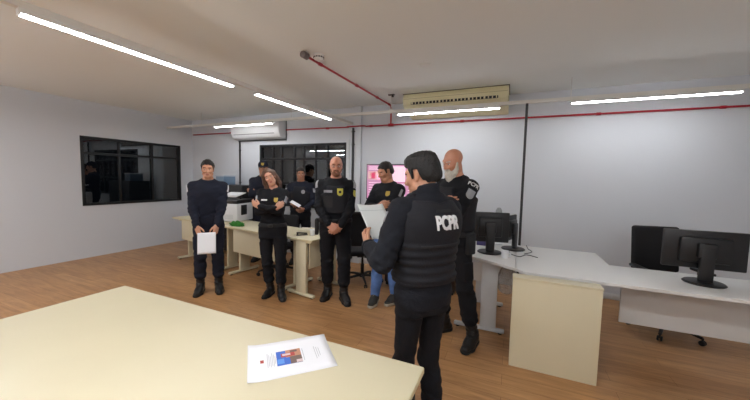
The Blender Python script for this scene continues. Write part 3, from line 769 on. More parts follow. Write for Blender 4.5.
class Field:
    def __init__(s, ax, ay, az):
        s.ax, s.ay, s.az = ax, ay, az
        s.V = np.full((len(ax), len(ay), len(az)), 0.5, np.float32)

    def win(s, lo, hi, m):
        r = []
        for a, l, h in zip((s.ax, s.ay, s.az), lo, hi):
            i = max(0, int(np.searchsorted(a, l - m)) - 1); j = min(len(a), int(np.searchsorted(a, h + m)) + 1)
            r.append(slice(i, max(j, i + 1)))
        return r

    def ev(s, prim, m):
        fn, lo, hi = prim
        wi = s.win(lo, hi, m)
        x = s.ax[wi[0]][:, None, None]; y = s.ay[wi[1]][None, :, None]; z = s.az[wi[2]][None, None, :]
        return tuple(wi), fn(x, y, z)

    def add(s, prim, k=0.02):
        wi, d = s.ev(prim, k + 0.03)
        v = s.V[wi]
        h = np.clip(0.5 + 0.5 * (v - d) / k, 0, 1)
        s.V[wi] = v * (1 - h) + d * h - k * h * (1 - h)

    def sub(s, prim, k=0.01):
        wi, d = s.ev(prim, k + 0.03)
        v = s.V[wi]; d = -d
        h = np.clip(0.5 - 0.5 * (v - d) / k, 0, 1)
        s.V[wi] = v * (1 - h) + d * h + k * h * (1 - h)

    def clip(s, fn):
        x = s.ax[:, None, None]; y = s.ay[None, :, None]; z = s.az[None, None, :]
        s.V = np.maximum(s.V, np.broadcast_to(fn(x, y, z), s.V.shape)).astype(np.float32)

    def warp(s, fn):
        x = s.ax[:, None, None]; y = s.ay[None, :, None]; z = s.az[None, None, :]
        s.V = (s.V + fn(x, y, z)).astype(np.float32)

    def mesh(s, smooth=1):
        V = s.V; V[0], V[-1] = 0.1, 0.1; V[:, 0], V[:, -1] = 0.1, 0.1; V[:, :, 0], V[:, :, -1] = 0.1, 0.1
        S = V < 0
        c = [S[i:S.shape[0] - 1 + i, j:S.shape[1] - 1 + j, k:S.shape[2] - 1 + k] for i in (0, 1) for j in (0, 1) for k in (0, 1)]
        anyv = np.logical_or.reduce(c); allv = np.logical_and.reduce(c)
        mask = anyv & ~allv
        ci, cj, ck = np.nonzero(mask)
        idx = np.full(mask.shape, -1, np.int64); idx[ci, cj, ck] = np.arange(len(ci))
        pos = np.zeros((len(ci), 3)); cnt = np.zeros(len(ci))
        co = [(i, j, k) for i in (0, 1) for j in (0, 1) for k in (0, 1)]
        for p in co:
            for ax in range(3):
                if p[ax]: continue
                q = list(p); q[ax] = 1
                va = V[ci + p[0], cj + p[1], ck + p[2]]; vb = V[ci + q[0], cj + q[1], ck + q[2]]
                m = (va < 0) != (vb < 0)
                t = np.where(m, va / np.where(m, va - vb, 1), 0)
                for a, (A, c0) in enumerate(zip((s.ax, s.ay, s.az), (ci, cj, ck))):
                    pa = A[c0 + p[a]]; pb = A[c0 + q[a]]
                    pos[:, a] += np.where(m, pa + (pb - pa) * t, 0)
                cnt += m
        pos /= cnt[:, None]
        quads = []
        n0, n1, n2 = V.shape
        for ax in range(3):
            A = [slice(1, n - 1) for n in (n0, n1, n2)]; A[ax] = slice(0, (n0, n1, n2)[ax] - 1)
            B = list(A); B[ax] = slice(1, (n0, n1, n2)[ax])
            sa, sb = S[tuple(A)], S[tuple(B)]
            e = np.nonzero(sa != sb)
            off = [1, 1, 1]; off[ax] = 0
            i, j, k = (e[0] + off[0], e[1] + off[1], e[2] + off[2])
            inside = sa[e]
            u, v = [(1, 2), (2, 0), (0, 1)][ax]
            def g(du, dv):
                o = [i, j, k]; o[u] = o[u] - du; o[v] = o[v] - dv
                return idx[o[0], o[1], o[2]]
            q = np.stack([g(1, 1), g(0, 1), g(0, 0), g(1, 0)], 1)
            q = np.where(inside[:, None], q, q[:, ::-1])
            quads.append(q)
        Q = np.concatenate(quads)
        Q = Q[(Q >= 0).all(1)]
        for _ in range(smooth):
            acc = np.zeros_like(pos); w_ = np.zeros(len(pos))
            for a, b_ in ((0, 1), (1, 2), (2, 3), (3, 0)):
                for p, q in ((a, b_), (b_, a)):
                    for ax in range(3): acc[:, ax] += np.bincount(Q[:, p], pos[Q[:, q], ax], len(pos))
                    w_ += np.bincount(Q[:, p], None, len(pos))
            pos = pos * 0.45 + 0.55 * acc / np.maximum(w_, 1)[:, None]
        return pos, Q


def net_obj(name, F, m, parent=None, smooth=1, slots=None, pick=None):
    pos, Q = F.mesh(smooth)
    me = bpy.data.meshes.new(name)
    me.vertices.add(len(pos)); me.vertices.foreach_set('co', pos.astype(np.float32).ravel())
    me.loops.add(Q.size); me.loops.foreach_set('vertex_index', Q.astype(np.int32).ravel())
    me.polygons.add(len(Q)); me.polygons.foreach_set('loop_start', np.arange(0, Q.size, 4, dtype=np.int32))
    me.materials.append(m)
    for q in slots or (): me.materials.append(q)
    if pick is not None:
        me.polygons.foreach_set('material_index', pick(pos[Q].mean(1)).astype(np.int32))
    me.update(calc_edges=True); me.validate()
    me.shade_smooth()
    return link(bpy.data.objects.new(name, me), parent)


A3 = lambda p: np.array(p, float)


def cone(a, b_, ra, rb, fd=None, fs=1.0):
    a, b_ = A3(a), A3(b_); ba = b_ - a; L2 = max(float(ba @ ba), 1e-9); R = max(ra, rb)
    f = None if fd is None else A3(fd) / np.linalg.norm(fd)
    def fn(x, y, z):
        px, py, pz = x - a[0], y - a[1], z - a[2]
        t = np.clip((px * ba[0] + py * ba[1] + pz * ba[2]) / L2, 0, 1)
        qx, qy, qz = px - t * ba[0], py - t * ba[1], pz - t * ba[2]
        if f is not None:
            c = (qx * f[0] + qy * f[1] + qz * f[2]) * (1 / fs - 1)
            qx, qy, qz = qx + c * f[0], qy + c * f[1], qz + c * f[2]
            return (np.sqrt(qx * qx + qy * qy + qz * qz) - (ra + t * (rb - ra))) * min(1, fs)
        return np.sqrt(qx * qx + qy * qy + qz * qz) - (ra + t * (rb - ra))
    R2 = R * max(1, fs)
    return fn, np.minimum(a, b_) - R2, np.maximum(a, b_) + R2


def ell(c, r):
    c, r = A3(c), A3(r)
    def fn(x, y, z):
        k0 = np.sqrt(((x - c[0]) / r[0]) ** 2 + ((y - c[1]) / r[1]) ** 2 + ((z - c[2]) / r[2]) ** 2)
        k1 = np.sqrt(((x - c[0]) / r[0] ** 2) ** 2 + ((y - c[1]) / r[1] ** 2) ** 2 + ((z - c[2]) / r[2] ** 2) ** 2)
        return k0 * (k0 - 1) / np.maximum(k1, 1e-6)
    return fn, c - r, c + r


def loft(sec, grow=0.0, z0=None, z1=None, p=2.4, groove=None):
    """stack of elliptical sections (z, cx, cy, rx, ry)"""
    sec = np.array(sec, float); zs = sec[:, 0]
    za = zs[0] if z0 is None else z0; zb = zs[-1] if z1 is None else z1
    def fn(x, y, z):
        zz = np.clip(z, zs[0], zs[-1])
        cx, cy, rx, ry = (np.interp(zz.ravel(), zs, sec[:, i]).reshape(zz.shape) for i in (1, 2, 3, 4))
        rx, ry = rx + grow, ry + grow
        n = (np.abs((x - cx) / rx) ** p + np.abs((y - cy) / ry) ** p) ** (1 / p)
        d = (n - 1) * np.minimum(rx, ry)
        if groove is not None: d = d + groove(x, y, z)
        return np.maximum(d, np.maximum(z - zb, za - z))
    R = max(sec[:, 3].max(), sec[:, 4].max()) + grow
    return fn, A3((sec[:, 1].min() - R, sec[:, 2].min() - R, za)), A3((sec[:, 1].max() + R, sec[:, 2].max() + R, zb))


class Frame:
    """maps primitives given in a local frame to the person's frame"""
    def __init__(s, c, R, k=1.0): s.c, s.R, s.k = A3(c), np.array(R, float), k
    def pt(s, p): return s.c + s.R @ (A3(p) * s.k)
    def __call__(s, prim):
        fn, lo, hi = prim
        cs = np.array([s.pt([(lo, hi)[i][0], (lo, hi)[j][1], (lo, hi)[k][2]]) for i in (0, 1) for j in (0, 1) for k in (0, 1)])
        c, R, k = s.c, s.R, s.k
        def g(x, y, z):
            X, Y, Z = x - c[0], y - c[1], z - c[2]
            return fn((R[0, 0] * X + R[1, 0] * Y + R[2, 0] * Z) / k, (R[0, 1] * X + R[1, 1] * Y + R[2, 1] * Z) / k,
                      (R[0, 2] * X + R[1, 2] * Y + R[2, 2] * Z) / k) * k
        return g, cs.min(0), cs.max(0)
    def inv(s, P): return ((P - s.c) @ s.R) / s.k


def rot(ax, deg):
    a = math.radians(deg); c, q = math.cos(a), math.sin(a)
    return np.array({'x': [[1, 0, 0], [0, c, -q], [0, q, c]], 'y': [[c, 0, q], [0, 1, 0], [-q, 0, c]], 'z': [[c, -q, 0], [q, c, 0], [0, 0, 1]]}[ax])


def unit(v): v = A3(v); return v / np.linalg.norm(v)


def ik(S, W, l1, l2, pole):
    S, W = A3(S), A3(W); d = W - S; L = np.linalg.norm(d)
    if L > (l1 + l2) * 0.995: W = S + d / L * (l1 + l2) * 0.995; d = W - S; L = np.linalg.norm(d)
    u = d / L; a = (l1 * l1 - l2 * l2 + L * L) / (2 * L); h = math.sqrt(max(l1 * l1 - a * a, 1e-6))
    n = A3(pole) - (A3(pole) @ u) * u; n /= np.linalg.norm(n)
    return S + u * a + n * h, W


def wrinkle(a, f, seed=0.0):
    def fn(x, y, z):
        q = np.sin(f * z + 2.6 * np.sin(f * 0.31 * x + seed) + 1.7 * np.sin(f * 0.37 * y + 2 * seed))
        q2 = np.sin(f * 1.7 * z - f * 0.9 * x + f * 0.5 * y + 2 * np.sin(f * 0.4 * z + seed))
        return (a * (0.6 * q + 0.4 * q2)).astype(np.float32)
    return fn


TORSO = [(0.84, 0, 0.005, 0.150, 0.100), (0.95, 0, 0.010, 0.168, 0.112), (1.04, 0, 0.008, 0.152, 0.102), (1.12, 0, 0.000, 0.146, 0.100),
         (1.24, 0, 0.000, 0.162, 0.112), (1.35, 0, 0.002, 0.176, 0.118), (1.42, 0, 0.010, 0.166, 0.104), (1.48, 0, 0.018, 0.110, 0.078), (1.53, 0, 0.020, 0.062, 0.060)]


def decal(name, pts2, faces, garment, origin, direction, up, m, parent, lift=0.002, rootinv=None, thick=0.0025):
    """projects a flat outline (x right, y up, metres) along a direction onto a garment's mesh and gives it a little thickness"""
    d = Vector(direction).normalized(); u = (Vector(up) - d * Vector(up).dot(d)).normalized(); r = d.cross(u)
    me = garment.data
    key = me.name
    if key not in decal.cache:
        decal.cache[key] = BVHTree.FromPolygons([v.co.copy() for v in me.vertices], [tuple(p.vertices) for p in me.polygons])
    tree = decal.cache[key]
    o = Vector(origin); hits = []
    for x, y in pts2:
        p = o + r * x + u * y
        h = tree.ray_cast(p - d * 0.35, d, 0.8)
        hits.append((p, h[0]))
    dep = [(h - p).dot(d) for p, h in hits if h is not None]
    md = sorted(dep)[len(dep) // 2] if dep else 0.0
    top = []
    for p, h in hits:
        t = (h - p).dot(d) if h is not None else md
        t = min(max(t, md - 0.03), md + 0.03)
        top.append(p + d * (t - lift))
    n = len(top)
    vs_ = [v - d * thick for v in top] + [v + d * 0.004 for v in top]
    fs = [tuple(f) for f in faces] + [tuple(n + i for i in reversed(f)) for f in faces]
    cnt = {}
    for f in faces:
        for a, b_ in zip(f, list(f[1:]) + [f[0]]):
            cnt[(a, b_)] = 1
    for (a, b_) in list(cnt):
        if (b_, a) not in cnt: fs.append((b_, a, n + a, n + b_))
    return raw(name, vs_, fs, m, parent, False)


decal.cache = {}


def shape_grid(kind, w_, h_, n=6):
    """small filled outlines: 'rect' or 'shield' or 'disc' as a point list and faces"""
    pts, fs = [], []
    for j in range(n + 1):
        v = -0.5 + j / n
        if kind == 'rect': half = 0.5
        elif kind == 'disc': half = math.sqrt(max(0.25 - v * v, 0.0)) + 0.001
        else: half = 0.5 if v > -0.1 else 0.5 * math.sqrt(max(1 - ((v + 0.1) / 0.42) ** 2, 0.0)) + 0.001
        for i in range(n + 1): pts.append(((-1 + 2 * i / n) * half * w_, v * h_))
    for j in range(n):
        for i in range(n):
            a = j * (n + 1) + i; fs.append((a, a + 1, a + n + 2, a + n + 1))
    return pts, fs


def text_shape(txt, h, sx=1.0, embolden=0.0):
    cu = bpy.data.curves.new('t', 'FONT'); cu.body = txt; cu.size = 1.0; cu.align_x = 'CENTER'; cu.offset = embolden; cu.resolution_u = 3
    o = bpy.data.objects.new('t', cu); COL.objects.link(o)
    bpy.context.view_layer.update()
    me = bpy.data.meshes.new_from_object(o.evaluated_get(bpy.context.evaluated_depsgraph_get()))
    bm = bmesh.new(); bm.from_mesh(me)
    bmesh.ops.triangulate(bm, faces=bm.faces)
    ys = [v.co.y for v in bm.verts]; y0, y1 = min(ys), max(ys); k = h / (y1 - y0)
    bm.verts.index_update()
    bmesh.ops.recalc_face_normals(bm, faces=bm.faces)
    pts = [(v.co.x * k * sx, (v.co.y - (y0 + y1) / 2) * k) for v in bm.verts]
    fs = []
    for f in bm.faces:
        q = [v.index for v in f.verts]
        a, b_, c = (pts[i] for i in q[:3])
        if (b_[0] - a[0]) * (c[1] - a[1]) - (b_[1] - a[1]) * (c[0] - a[0]) < 0: q.reverse()
        fs.append(tuple(q))
    bm.free(); bpy.data.meshes.remove(me); bpy.data.objects.remove(o); bpy.data.curves.remove(cu)
    return pts, fs


def person(label, loc, rz, H=1.80, skin=0, head=(0, 0, 0), wrists=None, poles=None, hands=None, feet=None, hair='short', hair_m=None, beard=None,
           glasses=False, cap=False, fat=0.0, fem=False, jacket=JKT, trousers=UNI, shoe='boot', vest=None, lean=(0, 0), twist=0, hem=0.90, tuck=True,
           fine=0.008, sleeve=1.0, lips=1, seed=0.0, face_scale=1.0, collar=True, legk=1.0, neck=0.0, collar_up=0.0):
    s = H / 1.80
    root = thing('person', label, 'person', (loc[0], loc[1], 0), rz)
    Z = lambda z: z * s
    # torso sections, leaning towards the top
    def lean_at(z):
        t = max(0.0, (z - 0.95) / 0.55)
        return lean[0] * t, lean[1] * t
    sec = []
    for z, cx, cy, rx, ry in TORSO:
        lx, ly = lean_at(z)
        f = math.exp(-((z - 1.08) / 0.12) ** 2) * fat
        if fem:
            rx *= {1.04: 0.93, 1.12: 0.86, 1.24: 0.88, 1.35: 0.88, 1.42: 0.87, 1.48: 0.85}.get(z, 1.0 if z < 1 else 0.9)
            if z == 1.24: ry *= 1.04
            if z == 0.95: rx *= 1.04
        sec.append((Z(z), cx * s + lx, cy * s + ly - f * 0.5, rx * s + f, ry * s + f * 0.8))
    sh_w = 0.175 if not fem else 0.152
    tw = rot('z', twist)
    lx, ly = lean_at(1.45)
    SH = [tw @ A3((sx * sh_w * s, 0.012 * s, 0)) + A3((lx, ly, Z(1.425))) for sx in (-1, 1)]
    la, lf = 0.295 * s, 0.255 * s
    EL, WR = [], []
    for i in (0, 1):
        e, q = ik(SH[i], A3(wrists[i]) * s, la, lf, poles[i]); EL.append(e); WR.append(q)
    HIP = [A3((sx * 0.088 * s, 0.01 * s, Z(0.90))) for sx in (-1, 1)]
    ANK = [A3((f[0], f[1], Z(0.095))) for f in feet]
    TOE = [A3((math.sin(math.radians(f[2])), -math.cos(math.radians(f[2])), 0)) for f in feet]
    KN = []
    for i in (0, 1):
        k, a = ik(HIP[i], ANK[i], 0.405 * s, 0.404 * s, TOE[i] + A3((0, -0.2, 0))); KN.append(k)
    Rh = rot('z', head[0]) @ rot('x', head[1]) @ rot('y', head[2])
    lx, ly = lean_at(1.53)
    NB = A3((lx, ly + 0.018 * s, Z(1.50)))
    HC = NB + A3((0, -0.004 * s, 0.055 * s)) + Rh @ A3((0, -0.014, 0.105)) * s - A3((0, 0, neck))
    hs = 0.90 * s * face_scale
    HF = Frame(HC, Rh, hs)
    HN = []
    for i in (0, 1):
        d, n, curl = hands[i]; d = unit(d); n = A3(n) - (A3(n) @ d) * d; n = unit(n)
        th = np.cross(d, n) if i == 0 else np.cross(n, d)
        HN.append((Frame(WR[i], np.stack([th, d, -n], 1), s * (0.86 if fem else 1.0)), curl))
    # ---------------- body: one continuous surface
    P = [HC, *EL, *WR, *ANK, *SH] + [h[0].pt((0, 0.19, 0)) for h in HN] + [HF.pt((0, -0.15, -0.14)), HF.pt((0, 0.14, 0.15))]
    P += [a + t * 0.2 for a, t in zip(ANK, TOE)]
    P = np.array(P); lo = P.min(0) - 0.10; hi = P.max(0) + 0.10
    lo[0] = min(lo[0], -0.26 * s); hi[0] = max(hi[0], 0.26 * s); lo[1] = min(lo[1], -0.18); hi[1] = max(hi[1], 0.18); lo[2] = -0.03; hi[2] = HC[2] + 0.17 * s
    fr = [[], [], []]
    q = 0.0042
    for a in range(3):
        fr[a].append((HC[a] - 0.125 * s, HC[a] + 0.125 * s, q))
        for h, c in HN:
            pp = np.array([h.pt(v) for v in ((0.06, 0, 0), (-0.05, 0, 0), (0, 0.18, 0), (0, 0.05, -0.08), (0.05, 0.1, 0))])
            fr[a].append((pp[:, a].min() - 0.01, pp[:, a].max() + 0.01, q))
    F = Field(*[grid_axis(lo[a], hi[a], 0.011, fr[a]) for a in range(3)])
    F.add(loft(sec, -0.012 * s), 0.03)
    for i, sx in ((0, -1), (1, 1)):
        F.add(cone(SH[i], EL[i], 0.048 * s, 0.037 * s), 0.04); F.add(cone(EL[i], WR[i], 0.038 * s, 0.026 * s), 0.02)
        F.add(cone(NB + A3((0, 0.01, -0.01)), SH[i] + A3((0, 0, 0.0)), 0.045 * s, 0.045 * s), 0.04)
        F.add(cone(HIP[i], KN[i], 0.078 * s, 0.048 * s), 0.03); F.add(cone(KN[i], ANK[i], 0.046 * s, 0.030 * s), 0.02)
        F.add(cone(ANK[i] - A3((0, 0, 0.04)), ANK[i] + TOE[i] * 0.13 * s - A3((0, 0, 0.06 * s)), 0.034 * s, 0.026 * s), 0.02)
    nr = (0.046 if fem else 0.056) * s
    F.add(cone(NB - A3((0, 0, 0.02)), HF.pt((0, 0.022, -0.05)), nr * 1.06, nr), 0.03)
    jw = 0.84 if fem else 1.0
    for pr, k in ((ell((0, 0.018, 0.040), (0.080, 0.100, 0.090)), 0.02), (ell((0, -0.032, -0.020), (0.064 * jw, 0.068, 0.088)), 0.03),
                  (cone((-0.020 * jw, -0.068, -0.100), (0.020 * jw, -0.068, -0.100), 0.026, 0.026), 0.03),
                  (cone((-0.050 * jw, -0.018, -0.070), (-0.018, -0.06, -0.102), 0.022, 0.022), 0.025), (cone((0.050 * jw, -0.018, -0.070), (0.018, -0.06, -0.102), 0.022, 0.022), 0.025),
                  (cone((-0.034, -0.078, 0.034), (0.034, -0.078, 0.034), 0.017 - 0.004 * fem, 0.017 - 0.004 * fem), 0.02),
                  (ell((-0.043 * jw, -0.068, -0.022), (0.022, 0.022, 0.022)), 0.025), (ell((0.043 * jw, -0.068, -0.022), (0.022, 0.022, 0.022)), 0.025)):
        F.add(HF(pr), k * hs)
    for sx in (-1, 1): F.sub(HF(ell((sx * 0.033, -0.104, 0.006), (0.020, 0.020, 0.013))), 0.014)
    for pr, k in ((cone((0, -0.094, 0.014), (0, -0.118 + 0.004 * fem, -0.026 + 0.002 * fem), 0.009 - 0.0015 * fem, 0.0135 - 0.003 * fem), 0.012), (cone((-0.011, -0.106, -0.032), (0.011, -0.106, -0.032), 0.010 - 0.002 * fem, 0.010 - 0.002 * fem), 0.010),
                  (cone((-0.017, -0.093, -0.060), (0.017, -0.093, -0.060), 0.0085, 0.0085), 0.010), (cone((-0.013, -0.091, -0.072), (0.013, -0.091, -0.072), 0.009, 0.009), 0.008)):
        F.add(HF(pr), k * hs)
    F.sub(HF(cone((-0.022, -0.106, -0.0655), (0.022, -0.106, -0.0655), 0.004, 0.004)), 0.006)
    for sx in (-1, 1):
        F.add(HF(cone((sx * 0.080, 0.012, 0.022), (sx * 0.076, -0.002, -0.028), 0.019, 0.012, (1, 0.25 * sx, 0), 0.45)), 0.008)
        F.sub(HF(ell((sx * 0.092, 0.0, 0.008), (0.009, 0.010, 0.017))), 0.006)
    kx = (0.032, 0.0105, -0.0105, -0.031); ky = (0.093, 0.098, 0.093, 0.083); fl_ = (0.071, 0.080, 0.074, 0.058)
    for h, curl in HN:
        for x, y in zip(kx, ky): F.add(h(cone((x * 0.62, 0.004, 0), (x, y, 0), 0.019, 0.0125)), 0.012)
        for n, (x, y, L) in enumerate(zip(kx, ky, fl_)):
            p = A3((x, y, 0)); ang = 0.0
            for seg, (fr_, r0, r1) in enumerate(((0.44, 0.0100, 0.0092), (0.31, 0.0092, 0.0086), (0.25, 0.0086, 0.0072))):
                ang += math.radians(curl[seg] + 3 * n)
                qn = p + A3((x * 0.10 * fr_, math.cos(ang), -math.sin(ang))) * L * fr_
                F.add(h(cone(p, qn, r0, r1)), 0.003); p = qn
        tp = [A3((0.020, 0.018, -0.006)), A3((0.046, 0.052, -0.020)), A3((0.054, 0.082, -0.032)), A3((0.050, 0.104, -0.040))]
        for a, b_, r0, r1 in zip(tp, tp[1:], (0.017, 0.0125, 0.0108), (0.0125, 0.0108, 0.0085)): F.add(h(cone(a, b_, r0, r1)), 0.008 if r0 > 0.016 else 0.003)
    hm = hair_m or HAIR_D
    def pick(c):
        qh = HF.inv(c); o = np.zeros(len(c))
        lp = (np.abs(qh[:, 0]) < (0.019 if fem else 0.022) - np.abs(qh[:, 2] + 0.066) * 0.5) & (np.abs(qh[:, 2] + 0.066) < 0.0105) & (qh[:, 1] < -0.088)
        o[lp] = 1
        bw = (np.abs(np.abs(qh[:, 0]) - 0.035) < 0.019) & (np.abs(qh[:, 2] - 0.031 + 0.10 * np.abs(np.abs(qh[:, 0]) - 0.030)) < (0.0036 if fem else 0.0052)) & (qh[:, 1] < -0.06)
        o[bw] = 2
        return o
    body = net_obj('body', F, SKIN[skin], root, 1, [LIPS[lips], hm], pick)
    for sx in (-1, 1):
        b = bmesh.new(); bmesh.ops.create_uvsphere(b, u_segments=16, v_segments=10, radius=0.0128 * hs)
        me = bpy.data.meshes.new('eye'); b.to_mesh(me); b.free(); me.materials.append(EYEW); me.shade_smooth()
        e = link(bpy.data.objects.new('eye', me), body); e.location = HF.pt((sx * 0.033, -0.0790, 0.006))
        g = bmesh.new(); bmesh.ops.create_uvsphere(g, u_segments=12, v_segments=8, radius=0.0068 * hs)
        me = bpy.data.meshes.new('iris'); g.to_mesh(me); g.free(); me.materials.append(IRIS); me.shade_smooth()
        ir = link(bpy.data.objects.new('iris', me), body); ir.location = HF.pt((sx * 0.033, -0.0865, 0.0045))
        # upper lid
        t = MB(); lid = []
        for k in range(7):
            a = math.radians(-65 + 130 * k / 6); lid.append(HF.pt((sx * 0.033 + 0.0165 * math.sin(a), -0.0770 - 0.0150 * math.cos(a), 0.0115 + 0.002 * math.cos(a))))
        t.tube(lid, 0.0034 * hs, 8).build('eyelid', SKIN[skin], body)
    # ---------------- trousers
    glo = np.minimum(np.array(ANK + KN + HIP).min(0) - 0.16, A3((-0.27, -0.2, 0))); ghi = np.maximum(np.array(ANK + KN + HIP).max(0) + 0.16, A3((0.27, 0.2, 0)))
    F = Field(grid_axis(glo[0], ghi[0], fine), grid_axis(glo[1], ghi[1], fine), grid_axis(0.02, Z(1.10), fine))
    F.add(loft(sec, 0.012 * s, Z(0.83), Z(1.04)), 0.03)
    for i in (0, 1):
        F.add(cone(HIP[i], KN[i], 0.100 * s * legk, 0.070 * s * legk), 0.03)
        end = ANK[i] + (KN[i] - ANK[i]) * (0.36 if tuck else 0.02)
        F.add(cone(KN[i], end, 0.070 * s * legk, (0.066 if tuck else 0.060) * s * legk), 0.03)
        F.add(ell(KN[i] * 0.5 + end * 0.5 + A3((0, 0.015, 0)), (0.068 * s * legk, 0.070 * s * legk, 0.17 * s)), 0.03)
        if tuck:
            F.add(ell(end + A3((0, 0, 0.0)), (0.070 * s, 0.072 * s, 0.055 * s)), 0.02)
    wk = wrinkle(0.0045, 46, seed); wk2 = wrinkle(0.004, 90, seed + 2)
    def legw(x, y, z):
        g = np.exp(-((z - KN[0][2]) / 0.10) ** 2) + 0.9 * np.exp(-((z - 0.28) / 0.12) ** 2) + 0.7 * np.exp(-((z - 0.86 * s) / 0.08) ** 2) + 0.25
        return wk(x, y, z) * g + wk2(x, y, z) * g * 0.4
    F.warp(legw)
    F.clip(lambda x, y, z: (0.09 * s if not tuck else 0.16 * s) - z)
    tr = net_obj('trousers', F, trousers, root, 1)
    if tuck:
        for i, sx in ((0, -1), (1, 1)):                        # thigh cargo pockets
            c = HIP[i] * 0.45 + KN[i] * 0.55
            F2 = Field(*[grid_axis(c[a] - 0.16, c[a] + 0.16, 0.008) for a in range(3)])
            F2.add(cone(HIP[i], KN[i], 0.108 * s * legk, 0.080 * s * legk), 0.02)
            F2.clip(lambda x, y, z: np.maximum(np.abs(z - c[2]) - 0.085, np.maximum(np.abs(y - c[1]) - 0.06, 0.045 - sx * (x - c[0]))))
            net_obj('cargo_pocket', F2, trousers, tr, 2)
    # ---------------- footwear
    for i in (0, 1):
        R = np.stack([np.cross(TOE[i], A3((0, 0, 1))), TOE[i], A3((0, 0, 1))], 1)
        FF = Frame((ANK[i][0], ANK[i][1], 0), R, s * (0.97 if fem else 1.07))
        cs = np.array([FF.pt((x, y, z)) for x in (-0.08, 0.08) for y in (-0.12, 0.22) for z in (-0.02, 0.36)])
        F = Field(*[grid_axis(cs[:, a].min(), cs[:, a].max(), 0.006) for a in range(3)])
        for pr, k in ((cone((0, -0.048, 0.045), (0, 0.09, 0.042), 0.040, 0.046, (0, 0, 1), 0.95), 0.02), (cone((0, 0.09, 0.040), (0.006, 0.155, 0.034), 0.045, 0.036, (0, 0, 1), 0.85), 0.02),
                      (cone((0, -0.02, 0.10), (0, 0.06, 0.065), 0.044, 0.040), 0.03)):
            F.add(FF(pr), k)
        if shoe == 'boot': F.add(cone(ANK[i] + A3((0, 0, -0.02)) + TOE[i] * -0.012, ANK[i] + (KN[i] - ANK[i]) * 0.40, 0.050 * s, 0.055 * s), 0.02)
        else: F.add(FF(cone((0, -0.02, 0.06), (0, -0.022, 0.105), 0.042, 0.042)), 0.02)
        if shoe == 'boot':
            F.warp(lambda x, y, z: 0.0025 * np.sin(150 * z + 8 * x) * (z > 0.10) * (z < 0.25) + 0 * x * y)
        F.clip(lambda x, y, z: 0.012 - z)
        bt = net_obj('boot' if shoe == 'boot' else 'sneaker', F, LEATHER if shoe == 'boot' else SNEAK, root, 1)
        F = Field(*[grid_axis(cs[:, a].min(), cs[:, a].max(), 0.006) for a in range(2)], grid_axis(-0.012, 0.06, 0.004))
        F.add(FF(cone((0, -0.046, 0.02), (0, 0.09, 0.02), 0.046, 0.051)), 0.02); F.add(FF(cone((0, 0.09, 0.02), (0.006, 0.155, 0.02), 0.050, 0.041)), 0.02)
        zt = 0.030 if shoe == 'boot' else 0.034
        F.clip(lambda x, y, z: np.maximum(0.001 - z, z - zt))
        net_obj('sole', F, RUBBER if shoe == 'boot' else SOLEW, bt, 0)
        ls = MB()
        for k in range(6 if shoe == 'boot' else 4):
            t = k / 5; a0 = A3((0, 0.108 - 0.066 * min(t * 1.6, 1), 0.086 + 0.058 * min(t * 1.6, 1) + max(0, t - 0.6) * 0.22)) if shoe == 'boot' else A3((0, 0.098 - 0.055 * t, 0.088 + 0.032 * t))
            pts = [FF.pt(a0 + A3((xx, -abs(xx) * 0.5 + (0.002 if shoe == 'boot' else 0.0), -abs(xx) * 0.25))) for xx in (-0.026, 0, 0.026)]
            ls.tube(pts, 0.003, 6)
        ls.build('laces', BLACKP if shoe == 'boot' else SOLEW, bt)
    # ---------------- jacket: torso and sleeves
    P = np.array([*EL, *WR, *SH]); lo = P.min(0) - 0.11; hi = P.max(0) + 0.11
    lo = np.minimum(lo, A3((-0.27 * s - fat, -0.22 - fat, Z(0.84)))); hi = np.maximum(hi, A3((0.27 * s + fat, 0.22, Z(1.60))))
    lo[2] = min(lo[2], Z(hem) - 0.02)
    F = Field(*[grid_axis(lo[a], hi[a], fine) for a in range(3)])
    F.add(loft(sec, 0.020 * s, Z(hem), None), 0.03)
    if fem:
        for sx in (-1, 1): F.add(ell((sx * 0.068 * s, -0.075 * s, Z(1.275)), (0.066 * s, 0.065 * s, 0.068 * s)), 0.04)
    k = sleeve * s
    for i in (0, 1):
        F.add(cone(NB + A3((0, 0.008, -0.035)), SH[i] + A3((0, 0, 0.002)), 0.060 * k, 0.058 * k), 0.04)
        F.add(cone(SH[i], EL[i], 0.070 * k, 0.058 * k), 0.03)
        cuff = EL[i] + (WR[i] - EL[i]) * 0.95
        F.add(cone(EL[i], cuff, 0.058 * k, 0.042 * k), 0.018)
    if collar: F.add(cone(NB - A3((0, 0, 0.03)), NB + A3((0, -0.012, 0.052 + collar_up)), 0.078 * s, (0.064 + collar_up * 0.25) * s), 0.015)
    w1 = wrinkle(0.0055, 52, seed + 1); w2 = wrinkle(0.005, 105, seed + 3)
    def tw_(x, y, z):
        g = 0.35 + 0 * x
        for i in (0, 1):
            for c, r in ((EL[i], 0.09), ((EL[i] + WR[i]) / 2, 0.08), ((SH[i] + EL[i]) / 2, 0.10)):
                g = g + 0.8 * np.exp(-(((x - c[0]) ** 2 + (y - c[1]) ** 2 + (z - c[2]) ** 2) / r ** 2))
        g = g + 0.6 * np.exp(-((z - Z(1.06)) / 0.07) ** 2)
        return w1(x, y, z) * g + w2(x, y, z) * g * 0.5
    F.warp(tw_)
    ctop = NB[2] + (0.034 if not fem else 0.020) + collar_up
    if not fem: F.sub(cone(NB + A3((0, -0.125, -0.035)), NB + A3((0, -0.075, 0.06)), 0.006, 0.034), 0.012)
    else: F.sub(cone(NB + A3((0, -0.14, -0.075)), NB + A3((0, -0.065, 0.05)), 0.010, 0.050), 0.015)
    F.clip(lambda x, y, z: z - ctop - 0.35 * (y - NB[1]) + 0 * x)
    jk = net_obj('jacket', F, jacket, root, 1)
